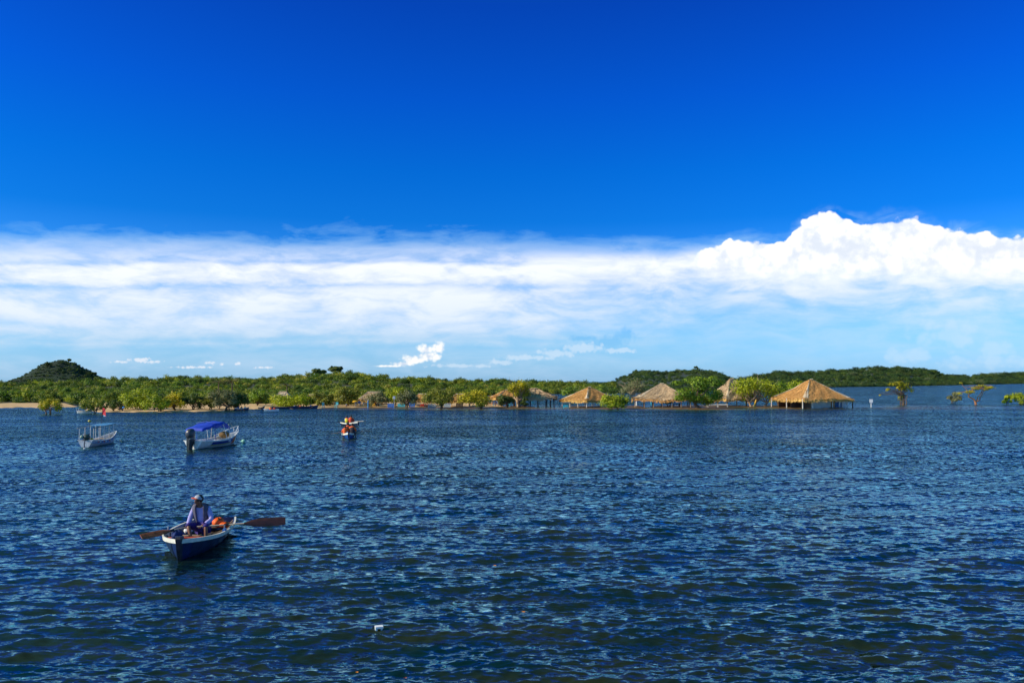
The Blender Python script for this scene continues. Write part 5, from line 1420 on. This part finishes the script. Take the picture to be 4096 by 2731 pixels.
    cb = beached('white boat with a light blue canopy behind the water tree', 336, 1651, 52, WHITE, POLEW)
    for x in (-1.0, -.3, .5): 
        for sg in (-.25, .25): MB().tube([(x, sg, .2), (x, sg, .85)], .02, 5).obj('post', WHITE, cb)
    MB().grid([[(x, y, .86 + .05 * x - .06 * abs(y)) for y in (-.4, 0, .4)] for x in (-1.2, -.4, .4, 1.1)], False).obj('canopy', mat('canopy_sky', (.12, .48, .75), .6, .1, 4), cb)
    SP = 'people gathered on the far beach'
    def sitter(label, px, py, D, shirt, s=.7, rz=0.0, z=.1):
        J = dict(SEAT); loc = W(px, py, D); loc.z = z; person(label, loc, rz, J, dict(shirt=shirt, shorts=DK, hair=HAIR), s, SP)
    sitter('left passenger in the pale boat under the dark shaggy tree, blue top', 953, 1640, dist(1640), BL)
    sitter('middle passenger in the pale boat under the dark shaggy tree, dark top', 966, 1640, dist(1640), DK)
    sitter('right passenger in the pale boat under the dark shaggy tree, pale top', 980, 1640, dist(1640), WT)
    sitter('person in orange sitting in the long dark beached boat', 1200, 1633, dist(1633), VORG, .65)
    sitter('person in blue sitting at the right end of the long dark beached boat', 1243, 1633, dist(1633), BL, .75)
    sitter('person in white sitting at the left end of the dark beached boat', 1178, 1633, dist(1633), WT, .7)
    def stander(label, px, py, D, shirt, s, rz=0.0, shorts=DK):
        J = dict(STAND); loc = W(px, py, D); loc.z = .02; person(label, loc, rz, J, dict(shirt=shirt, shorts=shorts, hair=HAIR), s, SP)
    stander('person in dark clothes standing left of the small blue parasol', 479, 1645, dist(1645), DK, .48)
    stander('person in blue standing right under the small blue parasol', 490, 1645, dist(1645), BL, .44)
    stander('child wading by the dark roots of the low bright tree', 617, 1646, dist(1646), DK, .40)
    stander('person in white standing on the grass left of the parasols', 1385, 1629, dist(1629), WT, .42)
boats()

# ---------------------------------------------------------------- buoys and drifting things
def buoy(label, px, py, r, m_):
    D = dist(py + 4); root = empty('buoy', at(px, py + 4), .4, label, 'buoy', 'mooring buoys')
    MB().ell((0, 0, r * .75), (r, r, r * .85), 12, 8).obj('float', m_, root)
    MB().tube([(-r * .8, 0, .12), (-r * 1.25, 0, .10)], .05, 8).obj('cap', m_, root)
    MB().tube([(r * .8, 0, .05), (r * 1.2, .1, -.05), (r * 1.5, .2, -.3)], .015, 5).obj('rope', POLEW, root)
buoy('round cream mooring buoy in front of the long tail boat bow', 489, 1760, .15, CREAM)
buoy('pale green mooring buoy off the bow of the blue canopy boat', 974, 1765, .17, mat('buoy_green', (.30, .60, .45), .5, .1, 5))
def foam_box():
    p = at(1516, 2506); root = empty('foam_box', p, .3, 'broken white foam box floating in the dark foreground water', 'foam box')
    MB().box((0, 0, .085), (.15, .12, .035)).obj('lid', WHITE, root)
    MB().box((-.055, 0, .03), (.035, .11, .10)).obj('side_wall', WHITE, root); MB().box((.045, .01, .035), (.03, .10, .09)).obj('side_wall', WHITE, root); MB().box((0, .04, .03), (.12, .03, .10)).obj('side_wall', CREAM, root)
foam_box()
def drift_leaf(label, px, py, m_, s, rz):
    p = at(px, py); p.z = .035
    rows = [[(x * s, -w_ * s, .01 * abs(x)), (x * s, 0, -.004), (x * s, w_ * s, .012)] for x, w_ in ((-.5, .02), (-.25, .16), (.05, .2), (.35, .12), (.5, .01))]
    rows = [[Vector(q) for q in r] for r in rows] 
    mb = MB(); mb.grid(rows, True); o = mb.obj('drifting_leaf', m_, None, p); o.rotation_euler = (.1, .1, rz); tag(o, label, 'leaf', 'leaves drifting on the water')
    return o
ol = mat('leaf_orange', (.75, .25, .02), .6, .3, 12)
drift_leaf('orange leaf drifting at the lower middle of the water', 2092, 2437, ol, .09, .2)
drift_leaf('small reddish leaf near the bottom edge left of the centre', 1620, 2694, mat('leaf_red', (.6, .12, .06), .6, .2, 12), .06, .5)
drift_leaf('small orange leaf low in the water left of the foam box', 1427, 2672, ol, .05, .1)
drift_leaf('orange leaf drifting right of the rowing boat in mid water', 1979, 2256, ol, .07, -.2)
